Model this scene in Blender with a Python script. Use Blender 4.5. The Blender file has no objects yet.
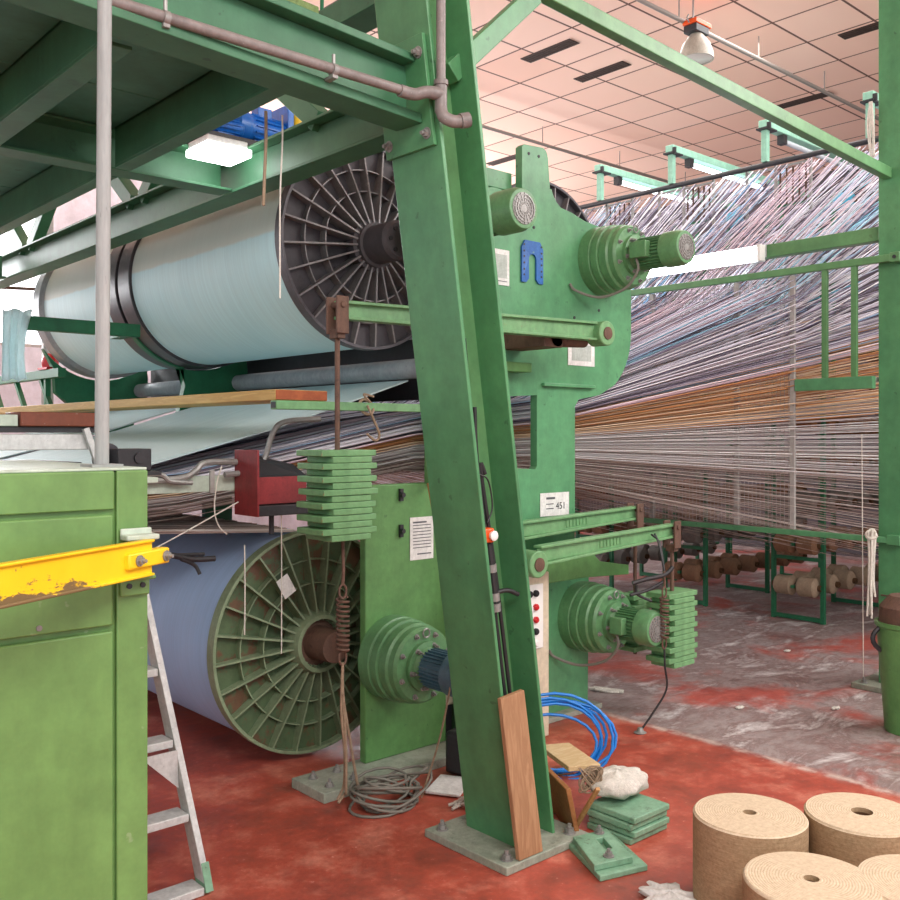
import bpy, math, random
from mathutils import Vector, Matrix
from mathutils.geometry import tessellate_polygon
random.seed(7)
SC = bpy.context.scene
COL = SC.collection
PI = math.pi
def rad(a): return math.radians(a)

# ------------------------------------------------------------------ colours and materials
def lin(h):
    h = h.lstrip('#'); c = [int(h[i:i+2], 16)/255 for i in (0, 2, 4)]
    return tuple((v/12.92 if v <= .04045 else ((v+.055)/1.055)**2.4) for v in c) + (1,)
def ramp(nt, fac, stops, interp='LINEAR'):
    n = nt.nodes.new('ShaderNodeValToRGB'); n.color_ramp.interpolation = interp
    e = n.color_ramp.elements
    while len(e) < len(stops): e.new(.5)
    for k, (p, c) in enumerate(stops): e[k].position = p; e[k].color = c
    nt.links.new(fac, n.inputs[0]); return n.outputs[0]
def noise(nt, vec, scale, detail=5, rough=.6, dist=0):
    n = nt.nodes.new('ShaderNodeTexNoise'); n.inputs['Scale'].default_value = scale
    n.inputs['Detail'].default_value = detail; n.inputs['Roughness'].default_value = rough
    n.inputs['Distortion'].default_value = dist
    nt.links.new(vec, n.inputs['Vector']); return n.outputs[0]
def mix(nt, fac, a, b, mode='MIX'):
    n = nt.nodes.new('ShaderNodeMix'); n.data_type = 'RGBA'; n.blend_type = mode
    if isinstance(fac, (int, float)): n.inputs[0].default_value = fac
    else: nt.links.new(fac, n.inputs[0])
    for s, v in ((6, a), (7, b)):
        if isinstance(v, tuple): n.inputs[s].default_value = v
        else: nt.links.new(v, n.inputs[s])
    return n.outputs[2]
def math_(nt, op, a, b=None, c=None):
    n = nt.nodes.new('ShaderNodeMath'); n.operation = op
    for k, v in enumerate((a, b, c)):
        if v is None: continue
        if isinstance(v, (int, float)): n.inputs[k].default_value = v
        else: nt.links.new(v, n.inputs[k])
    return n.outputs[0]
def vscale(nt, vec, s):
    n = nt.nodes.new('ShaderNodeMapping'); n.inputs['Scale'].default_value = s
    nt.links.new(vec, n.inputs['Vector']); return n.outputs[0]
def base(name, rough=.5, metal=0, spec=.5):
    m = bpy.data.materials.new(name); m.use_nodes = True; nt = m.node_tree
    b = nt.nodes['Principled BSDF']; b.inputs['Roughness'].default_value = rough
    b.inputs['Metallic'].default_value = metal; b.inputs['Specular IOR Level'].default_value = spec
    tc = nt.nodes.new('ShaderNodeTexCoord')
    return m, nt, b, tc.outputs['Object']
def bump(nt, b, h, strength=.2, dist=.01):
    n = nt.nodes.new('ShaderNodeBump'); n.inputs['Strength'].default_value = strength; n.inputs['Distance'].default_value = dist
    nt.links.new(h, n.inputs['Height']); nt.links.new(n.outputs[0], b.inputs['Normal'])
def paint(name, c, c2=None, wear=None, rough=.45, scale=3, amount=.55, wear_at=.68, metal=0, bmp=.12, stretch=None, spec=.5):
    """painted or bare surface: two tones in soft patches, spots of wear or grime"""
    m, nt, b, vec = base(name, rough, metal, spec)
    if stretch: vec = vscale(nt, vec, stretch)
    c2 = c2 or c
    n1 = noise(nt, vec, scale, 6, .65)
    col = ramp(nt, n1, [(.35, lin(c)), (.68, lin(c2))])
    n2 = noise(nt, vec, scale*9, 4, .7)
    if wear:
        f = ramp(nt, noise(nt, vec, scale*2.3, 8, .75), [(wear_at, (0, 0, 0, 1)), (min(1, wear_at+.07), (amount,)*3+(1,))])
        col = mix(nt, f, col, lin(wear))
    if wear:
        fk = ramp(nt, noise(nt, vec, scale*16, 3, .5), [(.70, (0, 0, 0, 1)), (.73, (.55,)*3+(1,))])
        col = mix(nt, fk, col, lin(wear))
        gr = ramp(nt, noise(nt, vscale(nt, vec, (1, 1, .25)), scale*3.5, 6, .7), [(.3, (.80,)*3+(1,)), (.62, (1.04,)*3+(1,))])
        col = mix(nt, 1, col, gr, 'MULTIPLY')
    v = ramp(nt, n2, [(.3, (.84,)*3+(1,)), (.7, (1.1,)*3+(1,))])
    col = mix(nt, 1, col, v, 'MULTIPLY')
    nt.links.new(col, b.inputs['Base Color'])
    if bmp: bump(nt, b, n2, bmp, .004)
    return m
def plain(name, c, rough=.5, metal=0):
    m, nt, b, vec = base(name, rough, metal); b.inputs['Base Color'].default_value = lin(c); return m
def emit(name, c, s):
    m, nt, b, vec = base(name); b.inputs['Base Color'].default_value = lin(c)
    b.inputs['Emission Color'].default_value = lin(c); b.inputs['Emission Strength'].default_value = s; return m
def wood(name, c, c2, scale=4, axis=(1, 1, 1)):
    m, nt, b, vec = base(name, .65)
    v = vscale(nt, vec, axis)
    n = noise(nt, v, scale, 8, .6, .6)
    col = ramp(nt, n, [(.3, lin(c)), (.5, lin(c2)), (.62, lin(c)), (.75, lin(c2))])
    nt.links.new(col, b.inputs['Base Color']); bump(nt, b, n, .2, .003); return m
M = {}
M['green'] = paint('green_enamel', '#4d8a5e', '#5b9765', '#365c41', .38, 1.2, .5, .66)
M['greenlit'] = paint('green_beam_lit_web_enamel', '#5a8e5d', '#679764', '#486844', .4, 1.4, .5, .66)  # lighter green for beams; on column webs a lit look put into colour
M['machine'] = paint('machine_green_enamel', '#559468', '#619d6e', '#375f42', .4, 1.6, .6, .66)
M['machine2'] = paint('pedestal_green_enamel', '#5a8c50', '#649558', '#3c603b', .42, 2, .6, .64)
M['platform'] = paint('platform_green_paint', '#396d4e', '#457a58', '#284634', .5, 1.2, .5, .62)
M['deck'] = paint('deck_green_paint', '#55917a', '#4a826b', '#39614f', .6, .9, .4, .62)
M['darkgreen'] = paint('dark_green_paint', '#1f6b48', '#27774f', '#183f2e', .5, 2, .5, .66)
M['gear'] = paint('gear_green_enamel', '#649565', '#57885b', '#8a9074', .4, 5, .6, .62)
M['cabinet'] = paint('cabinet_green_enamel', '#67904f', '#6e9756', '#93aa80', .42, 1.3, .5, .72)
M['cabtop'] = paint('worn_grey_green_top', '#c2cfc0', '#aebfae', '#6e7a6c', .5, 3, .5, .6)
M['yellow'] = paint('yellow_guard_paint', '#f7d21e', '#f2c614', '#63503f', .4, 4, .95, .57, stretch=(1, 1, 2.5))
def yellow():
    m, nt, b, vec = base('yellow_guard_paint', .4)
    s = nt.nodes.new('ShaderNodeSeparateXYZ'); nt.links.new(vec, s.inputs[0])
    c = ramp(nt, noise(nt, vec, 5, 5), [(.3, lin('#f2c317')), (.7, lin('#f8d524'))])
    n = noise(nt, vscale(nt, vec, (1, 1, 3)), 7, 8, .75)
    far = math_(nt, 'MULTIPLY', math_(nt, 'SUBTRACT', math_(nt, 'ADD', s.outputs[0], s.outputs[1]), -.22), -1.2)
    far = math_(nt, 'MINIMUM', math_(nt, 'MAXIMUM', far, -.12), .16)
    w = math_(nt, 'ADD', math_(nt, 'ADD', n, math_(nt, 'MULTIPLY', s.outputs[2], -5.0)), far)
    c = mix(nt, ramp(nt, w, [(.70, (0, 0, 0, 1)), (.74, (.92,)*3+(1,))]), c, lin('#655344'))
    c = mix(nt, ramp(nt, noise(nt, vec, 30, 3), [(.68, (0, 0, 0, 1)), (.72, (.7,)*3+(1,))]), c, lin('#6b5a45'))
    nt.links.new(c, b.inputs['Base Color']); return m
M['yellow'] = yellow()
M['weight'] = paint('weight_green_paint', '#699c69', '#79a775', '#9a7348', .5, 4, .8, .69)
M['floorplate'] = paint('worn_green_plate', '#86b295', '#76a384', '#4f5d50', .5, 6, .7, .58)
M['basegrey'] = paint('dusty_base_plate', '#8f9b8a', '#a4a79a', '#62665c', .7, 6, .6, .6)
M['steel'] = paint('bare_steel', '#8e8d8a', '#9d9b97', '#635c55', .4, 8, .5, .62, metal=.3)
M['galv'] = paint('galvanised_tube', '#a4a8a6', '#949896', '#7a7c7a', .5, 7, .5, .6, metal=.0, stretch=(1, 1, .15))
M['pipe'] = paint('painted_water_pipe', '#8d8581', '#7d7673', '#b9b2ad', .45, 6, .5, .64, metal=.0)
M['alu'] = paint('aluminium', '#d3d5d3', '#c3c5c4', '#84868a', .38, 6, .5, .66, metal=.1)
M['rust'] = paint('rusty_steel', '#5f463b', '#6f5344', '#402e27', .75, 12, .7, .58)
M['black'] = paint('black_steel', '#26262a', '#323236', '#4c4a48', .5, 6, .4, .64)
M['flange'] = paint('dark_cast_flange', '#55535a', '#625f64', '#7b7570', .5, 4, .5, .64, metal=.15)
M['flangeback'] = paint('dark_cast_flange_web', '#444147', '#4d494d', '#2f2d30', .6, 4, .6, .6)
M['rib'] = paint('worn_flange_rib', '#8d8989', '#7b7779', '#b0aaa6', .45, 8, .6, .6, metal=.2)
M['gflange'] = paint('dirty_shaded_green_flange', '#4d6144', '#5b6f4d', '#6d4534', .5, 4, .8, .5)  # brown grime, with the base darkened for the shade inside the flange
M['gribs'] = paint('worn_green_rib', '#7d9070', '#8b9c7d', '#5d5b45', .45, 7, .6, .6)
M['blackrim'] = paint('black_rim', '#3b383c', '#454146', '#6b6666', .4, 4, .4, .66)
M['greyrim'] = paint('grey_rim', '#8d9499', '#9ba2a6', '#6c7174', .45, 4, .4, .66)
M['motor_blue'] = paint('blue_grey_motor', '#4f7183', '#5b7d8e', '#39505c', .4, 5, .5, .64)
M['blue'] = paint('blue_motor_paint', '#1769c4', '#1f74cf', '#0f4483', .35, 6, .5, .66)
M['yellow_cover'] = paint('yellow_cover', '#e8c21d', '#f0cd2c', '#a4831a', .4, 6, .5, .68)
M['red'] = paint('dark_red_paint', '#8e2d30', '#7d2629', '#45191b', .5, 8, .7, .58)
M['brownblock'] = paint('brown_painted_block', '#7a3f2a', '#70371f', '#b0aca0', .55, 5, .4, .7)
M['beige'] = paint('beige_cabinet_paint', '#d9cdb5', '#d2c4aa', '#a89a80', .5, 3, .4, .66)
M['paper'] = paint('white_paper', '#e9e9e6', '#dededb', '#c8c8c4', .8, 6, .4, .66)
M['ink'] = plain('grey_ink', '#55585c', .8)
M['inkblack'] = plain('black_ink', '#1d1d20', .8)
M['picgrey'] = paint('grey_print', '#aab5ad', '#c3cbc5', '#6f7c74', .8, 14, .7, .58, bmp=0)
M['bluep'] = paint('blue_painted_plate', '#1d5aa5', '#2768b4', '#74aa84', .45, 9, .8, .6)
M['hose'] = plain('blue_air_hose', '#1f7fd6', .3)
M['cable'] = plain('black_cable', '#262628', .5)
M['greycable'] = plain('grey_cable', '#77756c', .55)
M['rope'] = paint('dirty_rope', '#a8937b', '#8d7862', '#60503f', .9, 30, .5, .6)
M['whiterope'] = paint('white_rope', '#e6e2d8', '#d3cec2', '#a9a497', .9, 30, .5, .64)
M['orange'] = plain('orange_plastic', '#e4551e', .35)
M['redbtn'] = plain('red_button', '#c01d24', .3)
M['whiteplastic'] = plain('white_plastic', '#e8e8e4', .35)
M['wood'] = wood('pale_timber', '#d9b571', '#c39a58', 5, (9, .6, 9))
M['woodred'] = wood('red_brown_end_grain', '#a2552c', '#8d4522', 14)
M['woodboard'] = wood('leaning_board_timber', '#b28a66', '#9a7352', 6, (5, 5, .5))
M['lath'] = wood('lath_timber', '#c49a68', '#b3834f', 6, (6, 6, .4))
M['scrap'] = wood('brown_scrap_board', '#a06b3e', '#8f5c31', 5, (.6, 5, 5))
M['scrappale'] = wood('pale_scrap_board', '#d4bd93', '#c5a87a', 8, (.8, 6, 6))
M['rag'] = paint('white_rag', '#dedbd2', '#cfcabf', '#8f897e', .95, 14, .6, .6, bmp=.8)
M['lint'] = paint('green_lint', '#6d8a52', '#8a9a66', '#4d5a3c', 1, 22, .8, .52, bmp=1)
M['wallback'] = paint('shade_toned_back_wall', '#5a5257', '#50494e', '#3d373b', .9, .6, .4, .6, bmp=0)  # dark tone puts the shade behind the creel into the wall colour
M['wall'] = paint('pale_wall_paint', '#dde3f0', '#d6dcea', '#c9cfdc', .85, .6, .4, .7, bmp=0)
M['cloth'] = paint('pale_blue_cloth', '#e6f5f6', '#d6ecef', '#bcd9de', .9, 9, .5, .64, bmp=.3)
def _cl():
    m = M['cloth'];  nt = m.node_tree; b = nt.nodes['Principled BSDF']; out = [n for n in nt.nodes if n.type == 'OUTPUT_MATERIAL'][0]
    t = nt.nodes.new('ShaderNodeBsdfTranslucent'); t.inputs[0].default_value = lin('#eefafb'); mx = nt.nodes.new('ShaderNodeMixShader'); mx.inputs[0].default_value = .6
    nt.links.new(b.outputs[0], mx.inputs[1]); nt.links.new(t.outputs[0], mx.inputs[2]); nt.links.new(mx.outputs[0], out.inputs[0])
_cl()
M['screenmesh'] = plain('wire_mesh', '#a9a3a2', .5)
M['strut'] = paint('pale_grey_strut', '#b3b1ad', '#a5a29e', '#85807a', .5, 5, .5, .64)
M['tube'] = emit('lit_tube', '#f4fbff', 9)
M['tubedim'] = emit('lit_tube_channel', '#f4fbff', 3.5)
M['conduit'] = plain('dull_conduit', '#88807a', .5)
M['panel_lamp'] = emit('lit_panel', '#ffffff', 9)
M['pane'] = emit('daylit_pane', '#f4f8ff', 2.6)
M['glassdome'] = paint('dusty_lamp_shade', '#b9b3a6', '#a8a195', '#8a8376', .35, 8, .4, .62)
M['lens'] = plain('unlit_lamp_lens', '#d9d6cc', .2)
M['teal'] = paint('mint_channel_paint', '#8fc4ac', '#9dcdb7', '#6a9a84', .45, 3, .4, .66)
M['unlit'] = plain('unlit_tube', '#cfd6dc', .25)
M['ventdark'] = plain('vent_shadow', '#3d2a22', .8)
M['core'] = plain('cardboard_core', '#5a4028', .9)

def hessian():
    m, nt, b, vec = base('hessian_webbing', .95)
    w = nt.nodes.new('ShaderNodeTexWave'); w.wave_type = 'RINGS'; w.rings_direction = 'Z'; w.inputs['Scale'].default_value = 38
    w.inputs['Distortion'].default_value = 2.6; w.inputs['Detail'].default_value = 3; w.inputs['Detail Scale'].default_value = 3
    nt.links.new(vec, w.inputs['Vector'])
    n = noise(nt, vec, 60, 4, .7)
    c = ramp(nt, w.outputs[1], [(.1, lin('#c9b393')), (.6, lin('#dfcdb2'))])
    c = mix(nt, .35, c, ramp(nt, n, [(.3, lin('#a58d6d')), (.7, lin('#ecdcc0'))]))
    nt.links.new(c, b.inputs['Base Color']); bump(nt, b, w.outputs[1], .3, .004); return m
def hessian_side():
    m, nt, b, vec = base('hessian_webbing_edge', .95)
    n = noise(nt, vscale(nt, vec, (6, 6, 90)), 3, 5, .7); n2 = noise(nt, vec, 90, 3)
    c = ramp(nt, n, [(.3, lin('#94795a')), (.7, lin('#bfa480'))]); c = mix(nt, .3, c, ramp(nt, n2, [(.3, lin('#6e563a')), (.7, lin('#c4a985'))]))
    nt.links.new(c, b.inputs['Base Color']); bump(nt, b, n2, .5, .004); return m
M['hess'] = hessian(); M['hesss'] = hessian_side()

def winding(name, c, c2, dust=None):
    """wound warp yarn: fine rings round the drum and faint bands; grey-brown lint lying on the upper side"""
    m, nt, b, vec = base(name, .6)
    v = vscale(nt, vec, (.4, 30, .4)); n = noise(nt, v, 3, 4, .6)
    v2 = vscale(nt, vec, (1, 2.2, 1)); n2 = noise(nt, v2, 1.5, 4)
    c_ = ramp(nt, n2, [(.3, lin(c)), (.7, lin(c2))])
    c_ = mix(nt, 1, c_, ramp(nt, n, [(.3, (.93,)*3+(1,)), (.7, (1.04,)*3+(1,))]), 'MULTIPLY')
    if dust:
        s = nt.nodes.new('ShaderNodeSeparateXYZ'); nt.links.new(vec, s.inputs[0])
        h = math_(nt, 'ADD', s.outputs[2], math_(nt, 'MULTIPLY', noise(nt, vscale(nt, vec, (0, .8, 0)), 2, 4), .06))
        f = ramp(nt, h, [(.0, (0, 0, 0, 1)), (1, (.75,)*3+(1,))])
        f2 = ramp(nt, h, [(.585, (0, 0, 0, 1)), (.60, (.6,)*3+(1,))])
        c_ = mix(nt, f2, c_, lin(dust))
    nt.links.new(c_, b.inputs['Base Color']); bump(nt, b, n, .15, .002); return m
M['wind_up'] = winding('pale_cyan_warp', '#bde2e8', '#c8e9ed', '#c9c4b0')
M['wind_low'] = winding('pale_blue_warp', '#9dbbe0', '#a9c5e8')

def yarn_mat():
    m, nt, b, vec = base('yarn', .8)
    a = nt.nodes.new('ShaderNodeAttribute'); a.attribute_name = 'yarn_colour'
    nt.links.new(a.outputs['Color'], b.inputs['Base Color']); return m
M['yarn'] = yarn_mat()
def sheet_mat():
    m, nt, b, vec = base('cyan_warp_sheet', .7)
    n = noise(nt, vscale(nt, vec, (.5, 60, 1)), 4, 4, .7)
    c = ramp(nt, n, [(.3, lin('#a9c4c6')), (.6, lin('#cde2e3'))])
    nt.links.new(c, b.inputs['Base Color']); bump(nt, b, n, .3, .004); return m
M['sheet'] = sheet_mat()
def floor_mat():
    m, nt, b, vec = base('painted_concrete', .42)
    vec = nt.nodes.new('ShaderNodeNewGeometry').outputs['Position']
    s = nt.nodes.new('ShaderNodeSeparateXYZ'); nt.links.new(vec, s.inputs[0])
    big = noise(nt, vec, .9, 6, .65, .4); mid = noise(nt, vec, 3.2, 8, .72); fine = noise(nt, vec, 26, 5, .75)
    red = ramp(nt, mid, [(.28, lin('#87473c')), (.5, lin('#b0503f')), (.66, lin('#cd7d68'))])
    streak = noise(nt, vscale(nt, vec, (1.2, 2.6, 1)), 1.6, 8, .72, .5)
    worn = ramp(nt, streak, [(.30, lin('#786663')), (.43, lin('#a59896')), (.52, lin('#8c7774')), (.64, lin('#d3cecd'))])
    # paint line at X = 4.3, red paint left in islands on the worn side
    edge = math_(nt, 'ADD', s.outputs[0], math_(nt, 'MULTIPLY', math_(nt, 'SUBTRACT', mid, .5), .10))
    f = ramp(nt, math_(nt, 'MULTIPLY', edge, .1), [(.428, (0, 0, 0, 1)), (.432, (1, 1, 1, 1))])
    isl = ramp(nt, big, [(.49, (0, 0, 0, 1)), (.60, (.85,)*3+(1,))])
    wornr = mix(nt, isl, worn, ramp(nt, mid, [(.3, lin('#9a3b36')), (.6, lin('#c05848'))]))
    col = mix(nt, f, red, wornr)
    band = ramp(nt, math_(nt, 'MULTIPLY', edge, .1), [(.4255, (0, 0, 0, 1)), (.428, (1, 1, 1, 1)), (.430, (1, 1, 1, 1)), (.433, (0, 0, 0, 1))])
    band = mix(nt, 1, band, ramp(nt, noise(nt, vec, 7, 4), [(.42, (0, 0, 0, 1)), (.55, (.75,)*3+(1,))]), 'MULTIPLY')
    col = mix(nt, band, col, lin('#d9cdc2'))
    # darker oil stains and pale scuffs
    st = ramp(nt, noise(nt, vec, 1.7, 7, .7, .3), [(.50, (0, 0, 0, 1)), (.68, (.6,)*3+(1,))])
    col = mix(nt, st, col, lin('#6b3a34'))
    col = mix(nt, ramp(nt, fine, [(.62, (0, 0, 0, 1)), (.74, (.4,)*3+(1,))]), col, lin('#e0b9aa'))
    col = mix(nt, 1, col, ramp(nt, fine, [(.3, (.82,)*3+(1,)), (.7, (1.1,)*3+(1,))]), 'MULTIPLY')
    nt.links.new(col, b.inputs['Base Color']); bump(nt, b, fine, .15, .004)
    nt.links.new(ramp(nt, mid, [(.3, (.3,)*3+(1,)), (.7, (.6,)*3+(1,))]), b.inputs['Roughness']); return m
M['floor'] = floor_mat()
TILE = .6
def ceil_mat():
    m, nt, b, vec = base('ceiling_tiles', .85)
    vec = nt.nodes.new('ShaderNodeNewGeometry').outputs['Position']
    s = nt.nodes.new('ShaderNodeSeparateXYZ'); nt.links.new(vec, s.inputs[0])
    def seam(o, off, w):
        fr = math_(nt, 'FRACT', math_(nt, 'ADD', math_(nt, 'DIVIDE', o, TILE), off))
        return math_(nt, 'LESS_THAN', fr, w)
    g = math_(nt, 'MAXIMUM', seam(s.outputs[0], .62, .034), seam(s.outputs[1], .02, .036))
    n = noise(nt, vec, .7, 4)
    wn = nt.nodes.new('ShaderNodeTexWhiteNoise')
    fl = nt.nodes.new('ShaderNodeVectorMath'); fl.operation = 'FLOOR'
    sc = nt.nodes.new('ShaderNodeVectorMath'); sc.operation = 'ADD'; sc.inputs[1].default_value = (.62, .02, 0)
    nt.links.new(vscale(nt, vec, (1/TILE, 1/TILE, 0)), sc.inputs[0]); nt.links.new(sc.outputs[0], fl.inputs[0]); nt.links.new(fl.outputs[0], wn.inputs['Vector'])
    c = ramp(nt, wn.outputs['Value'], [(0, lin('#efc2ae')), (1, lin('#f6cfbd'))])  # salmon cast of the floor's bounce light put into the tile colour
    c = mix(nt, g, c, lin('#6b4a40'))
    nt.links.new(c, b.inputs['Base Color']); return m
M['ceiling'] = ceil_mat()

# ------------------------------------------------------------------ mesh builder
class MB:
    def __init__(s): s.v = []; s.f = []; s.mi = []; s.k = 0; s.cols = []
    def add(s, vs, fs, mat=0):
        o = len(s.v); s.v += [tuple(v) for v in vs]
        for f in fs: s.f.append([i+o for i in f]); s.mi.append(mat)
        return s
    def box(s, x0, x1, y0, y1, z0, z1, dx=0, mat=0, rot=None):
        vs = [(x0, y0, z0), (x1, y0, z0), (x1, y1, z0), (x0, y1, z0), (x0+dx, y0, z1), (x1+dx, y0, z1), (x1+dx, y1, z1), (x0+dx, y1, z1)]
        if rot is not None:
            c = Vector(((x0+x1)/2, (y0+y1)/2, (z0+z1)/2)); vs = [rot @ (Vector(v)-c) + c for v in vs]
        return s.add(vs, [(0, 3, 2, 1), (4, 5, 6, 7), (0, 1, 5, 4), (1, 2, 6, 5), (2, 3, 7, 6), (3, 0, 4, 7)], mat)
    def bar(s, a, b, w, h, up=(0, 0, 1), mat=0):
        """rectangular bar from a to b, w wide, h high"""
        a, b = Vector(a), Vector(b); d = (b-a).normalized(); u = Vector(up)
        if abs(d.dot(u)) > .98: u = Vector((0, 1, 0))
        r = d.cross(u).normalized(); u = r.cross(d).normalized()
        vs = []
        for p in (a, b):
            for sx, sy in ((-1, -1), (1, -1), (1, 1), (-1, 1)): vs.append(p + r*sx*w/2 + u*sy*h/2)
        return s.add(vs, [(0, 1, 2, 3), (7, 6, 5, 4), (0, 4, 5, 1), (1, 5, 6, 2), (2, 6, 7, 3), (3, 7, 4, 0)], mat)
    def frame(s, d):
        d = Vector(d).normalized(); u = Vector((0, 0, 1)) if abs(d.z) < .9 else Vector((1, 0, 0))
        r = d.cross(u).normalized(); return d, r, r.cross(d).normalized()
    def lathe(s, prof, o, axis, n=32, mat=0, closed=False):
        """prof: (radius, distance along axis)"""
        d, r, u = s.frame(axis); o = Vector(o); vs = []; fs = []
        for (R, h) in prof:
            for k in range(n):
                a = 2*PI*k/n; vs.append(o + d*h + (r*math.cos(a)+u*math.sin(a))*R)
        m = len(prof)
        for j in range(m if closed else m-1):
            for k in range(n):
                j2 = (j+1) % m; k2 = (k+1) % n
                fs.append((j*n+k, j*n+k2, j2*n+k2, j2*n+k))
        if not closed:
            fs.append(tuple(reversed(range(n)))); fs.append(tuple(range((m-1)*n, m*n)))
        return s.add(vs, fs, mat)
    def cyl(s, a, b, r, r2=None, n=20, mat=0):
        a, b = Vector(a), Vector(b); return s.lathe([(r, 0), (r if r2 is None else r2, (b-a).length)], a, b-a, n, mat)
    def tube(s, pts, r, n=6, mat=0, closed=False):
        P = [Vector(p) for p in pts]; m = len(P); vs = []; fs = []
        d, R, U = s.frame(P[1]-P[0])
        for i in range(m):
            if closed: t = P[(i+1) % m]-P[i-1]
            else: t = P[min(i+1, m-1)]-P[max(i-1, 0)]
            t.normalize(); R = (R - t*R.dot(t)).normalized(); U = R.cross(t).normalized()
            for k in range(n):
                a = 2*PI*k/n; vs.append(P[i] + (R*math.cos(a)+U*math.sin(a))*r)
        for i in range(m if closed else m-1):
            for k in range(n):
                i2 = (i+1) % m; k2 = (k+1) % n; fs.append((i*n+k, i*n+k2, i2*n+k2, i2*n+k))
        if not closed: fs += [tuple(reversed(range(n))), tuple(range((m-1)*n, m*n))]
        return s.add(vs, fs, mat)
    def plate(s, outer, y0, y1, holes=(), mat=0, plane='XZ'):
        """extruded outline with holes"""
        loops = [list(outer)] + [list(h) for h in holes]
        tri = tessellate_polygon([[Vector((p[0], p[1], 0)) for p in l] for l in loops])
        flat = [p for l in loops for p in l]; N = len(flat)
        def P(p, y): return (p[0], y, p[1]) if plane == 'XZ' else ((y, p[0], p[1]) if plane == 'YZ' else (p[0], p[1], y))
        vs = [P(p, y0) for p in flat] + [P(p, y1) for p in flat]
        fs = [tuple(t) for t in tri] + [tuple(i+N for i in reversed(t)) for t in tri]
        o = 0
        for l in loops:
            n = len(l)
            for k in range(n): fs.append((o+k, o+(k+1) % n, N+o+(k+1) % n, N+o+k))
            o += n
        return s.add(vs, fs, mat)
    def xform(s, Mx):
        s.v = [tuple(Mx @ Vector(v)) for v in s.v]; return s
    def build(s, name, mat, parent=None, bevel=0, smooth=35, label=None):
        me = bpy.data.meshes.new(name)
        off = Vector((0, 0, 0))
        if parent is not None: off = Vector(parent['_o'])
        else:
            xs, ys, zs = zip(*s.v); off = Vector(((min(xs)+max(xs))/2, (min(ys)+max(ys))/2, min(zs)))
        me.from_pydata([tuple(Vector(v)-off) for v in s.v], [], s.f)
        import bmesh
        bm = bmesh.new(); bm.from_mesh(me); bmesh.ops.recalc_face_normals(bm, faces=bm.faces); bm.to_mesh(me); bm.free()
        for m in (mat if isinstance(mat, (list, tuple)) else [mat]): me.materials.append(M[m] if isinstance(m, str) else m)
        me.polygons.foreach_set('material_index', s.mi)
        if smooth:
            me.polygons.foreach_set('use_smooth', [True]*len(me.polygons)); me.set_sharp_from_angle(angle=rad(smooth))
        me.update()
        o = bpy.data.objects.new(name, me); COL.objects.link(o)
        if parent is not None:
            o.parent = parent; o.location = off - Vector(parent['_o'])
            if parent.type == 'MESH': o.location = (0, 0, 0)
            o['_o'] = tuple(off)
        else: o.location = off; o['_o'] = tuple(off)
        if bevel:
            bv = o.modifiers.new('Bevel', 'BEVEL'); bv.width = bevel; bv.segments = 2; bv.limit_method = 'ANGLE'; bv.angle_limit = rad(40)
        if label: o['label'] = label
        return o
def tag(o, label, cat, group=None, kind=None):
    o['label'] = label; o['category'] = cat
    if group: o['group'] = group
    if kind: o['kind'] = kind
    return o
def thing(name, label, cat, loc, group=None):
    o = bpy.data.objects.new(name, None); COL.objects.link(o); o.location = loc; o.empty_display_size = .1
    o['_o'] = tuple(loc); return tag(o, label, cat, group)
def struct(o): o['kind'] = 'structure'; return o
def dup(root, loc, label, group=None):
    r = root.copy(); COL.objects.link(r); r.location = loc; r['label'] = label
    if group: r['group'] = group
    for ch in list(root.children):
        c = ch.copy(); COL.objects.link(c); c.parent = r
        for g in list(ch.children):
            d = g.copy(); COL.objects.link(d); d.parent = c
    return r
def bolt(mb, p, axis, r=.014, h=.014, mat=0):
    mb.lathe([(r*1.5, 0), (r*1.5, .003)], p, axis, 14, mat); mb.lathe([(r, .003), (r, h)], p, axis, 6, mat); mb.lathe([(r*.5, h), (r*.5, h*1.8)], p, axis, 8, mat)
def ibeam(mb, a, b, w, h, tf=.012, tw=.008, mat=0):
    """I section along a-b (horizontal); a, b are the centre of the section"""
    a, b = Vector(a), Vector(b); z = Vector((0, 0, 1))
    mb.bar(a+z*(h/2-tf/2), b+z*(h/2-tf/2), w, tf, mat=mat); mb.bar(a-z*(h/2-tf/2), b-z*(h/2-tf/2), w, tf, mat=mat)
    mb.bar(a, b, tw, h-2*tf, mat=mat)
def spline(pts, n=8):
    P = [Vector(p) for p in pts]; out = []
    for i in range(len(P)-1):
        p0, p1, p2, p3 = P[max(i-1, 0)], P[i], P[i+1], P[min(i+2, len(P)-1)]
        for k in range(n):
            t = k/n
            out.append(.5*((2*p1)+(p2-p0)*t+(2*p0-5*p1+4*p2-p3)*t*t+(3*p1-p0-3*p2+p3)*t**3))
    return out+[P[-1]]
def arc(cx, cz, r, a0, a1, n=8):
    return [(cx+r*math.cos(rad(a0+(a1-a0)*k/n)), cz+r*math.sin(rad(a0+(a1-a0)*k/n))) for k in range(n+1)]

# ------------------------------------------------------------------ camera (level, 1.6 m above the floor)
ANG = math.atan2(1512-450, 950)
fw = Vector((math.cos(ANG), math.sin(ANG), 0))
cam = bpy.data.cameras.new('camera'); co = bpy.data.objects.new('camera', cam); COL.objects.link(co)
cam.sensor_width = 36; cam.lens = 36*950/900; cam.shift_y = -16/900; cam.clip_start = .05; cam.clip_end = 200
co.location = (0, 0, 1.6); co.rotation_euler = (rad(90), 0, ANG-rad(90)); SC.camera = co

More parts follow.
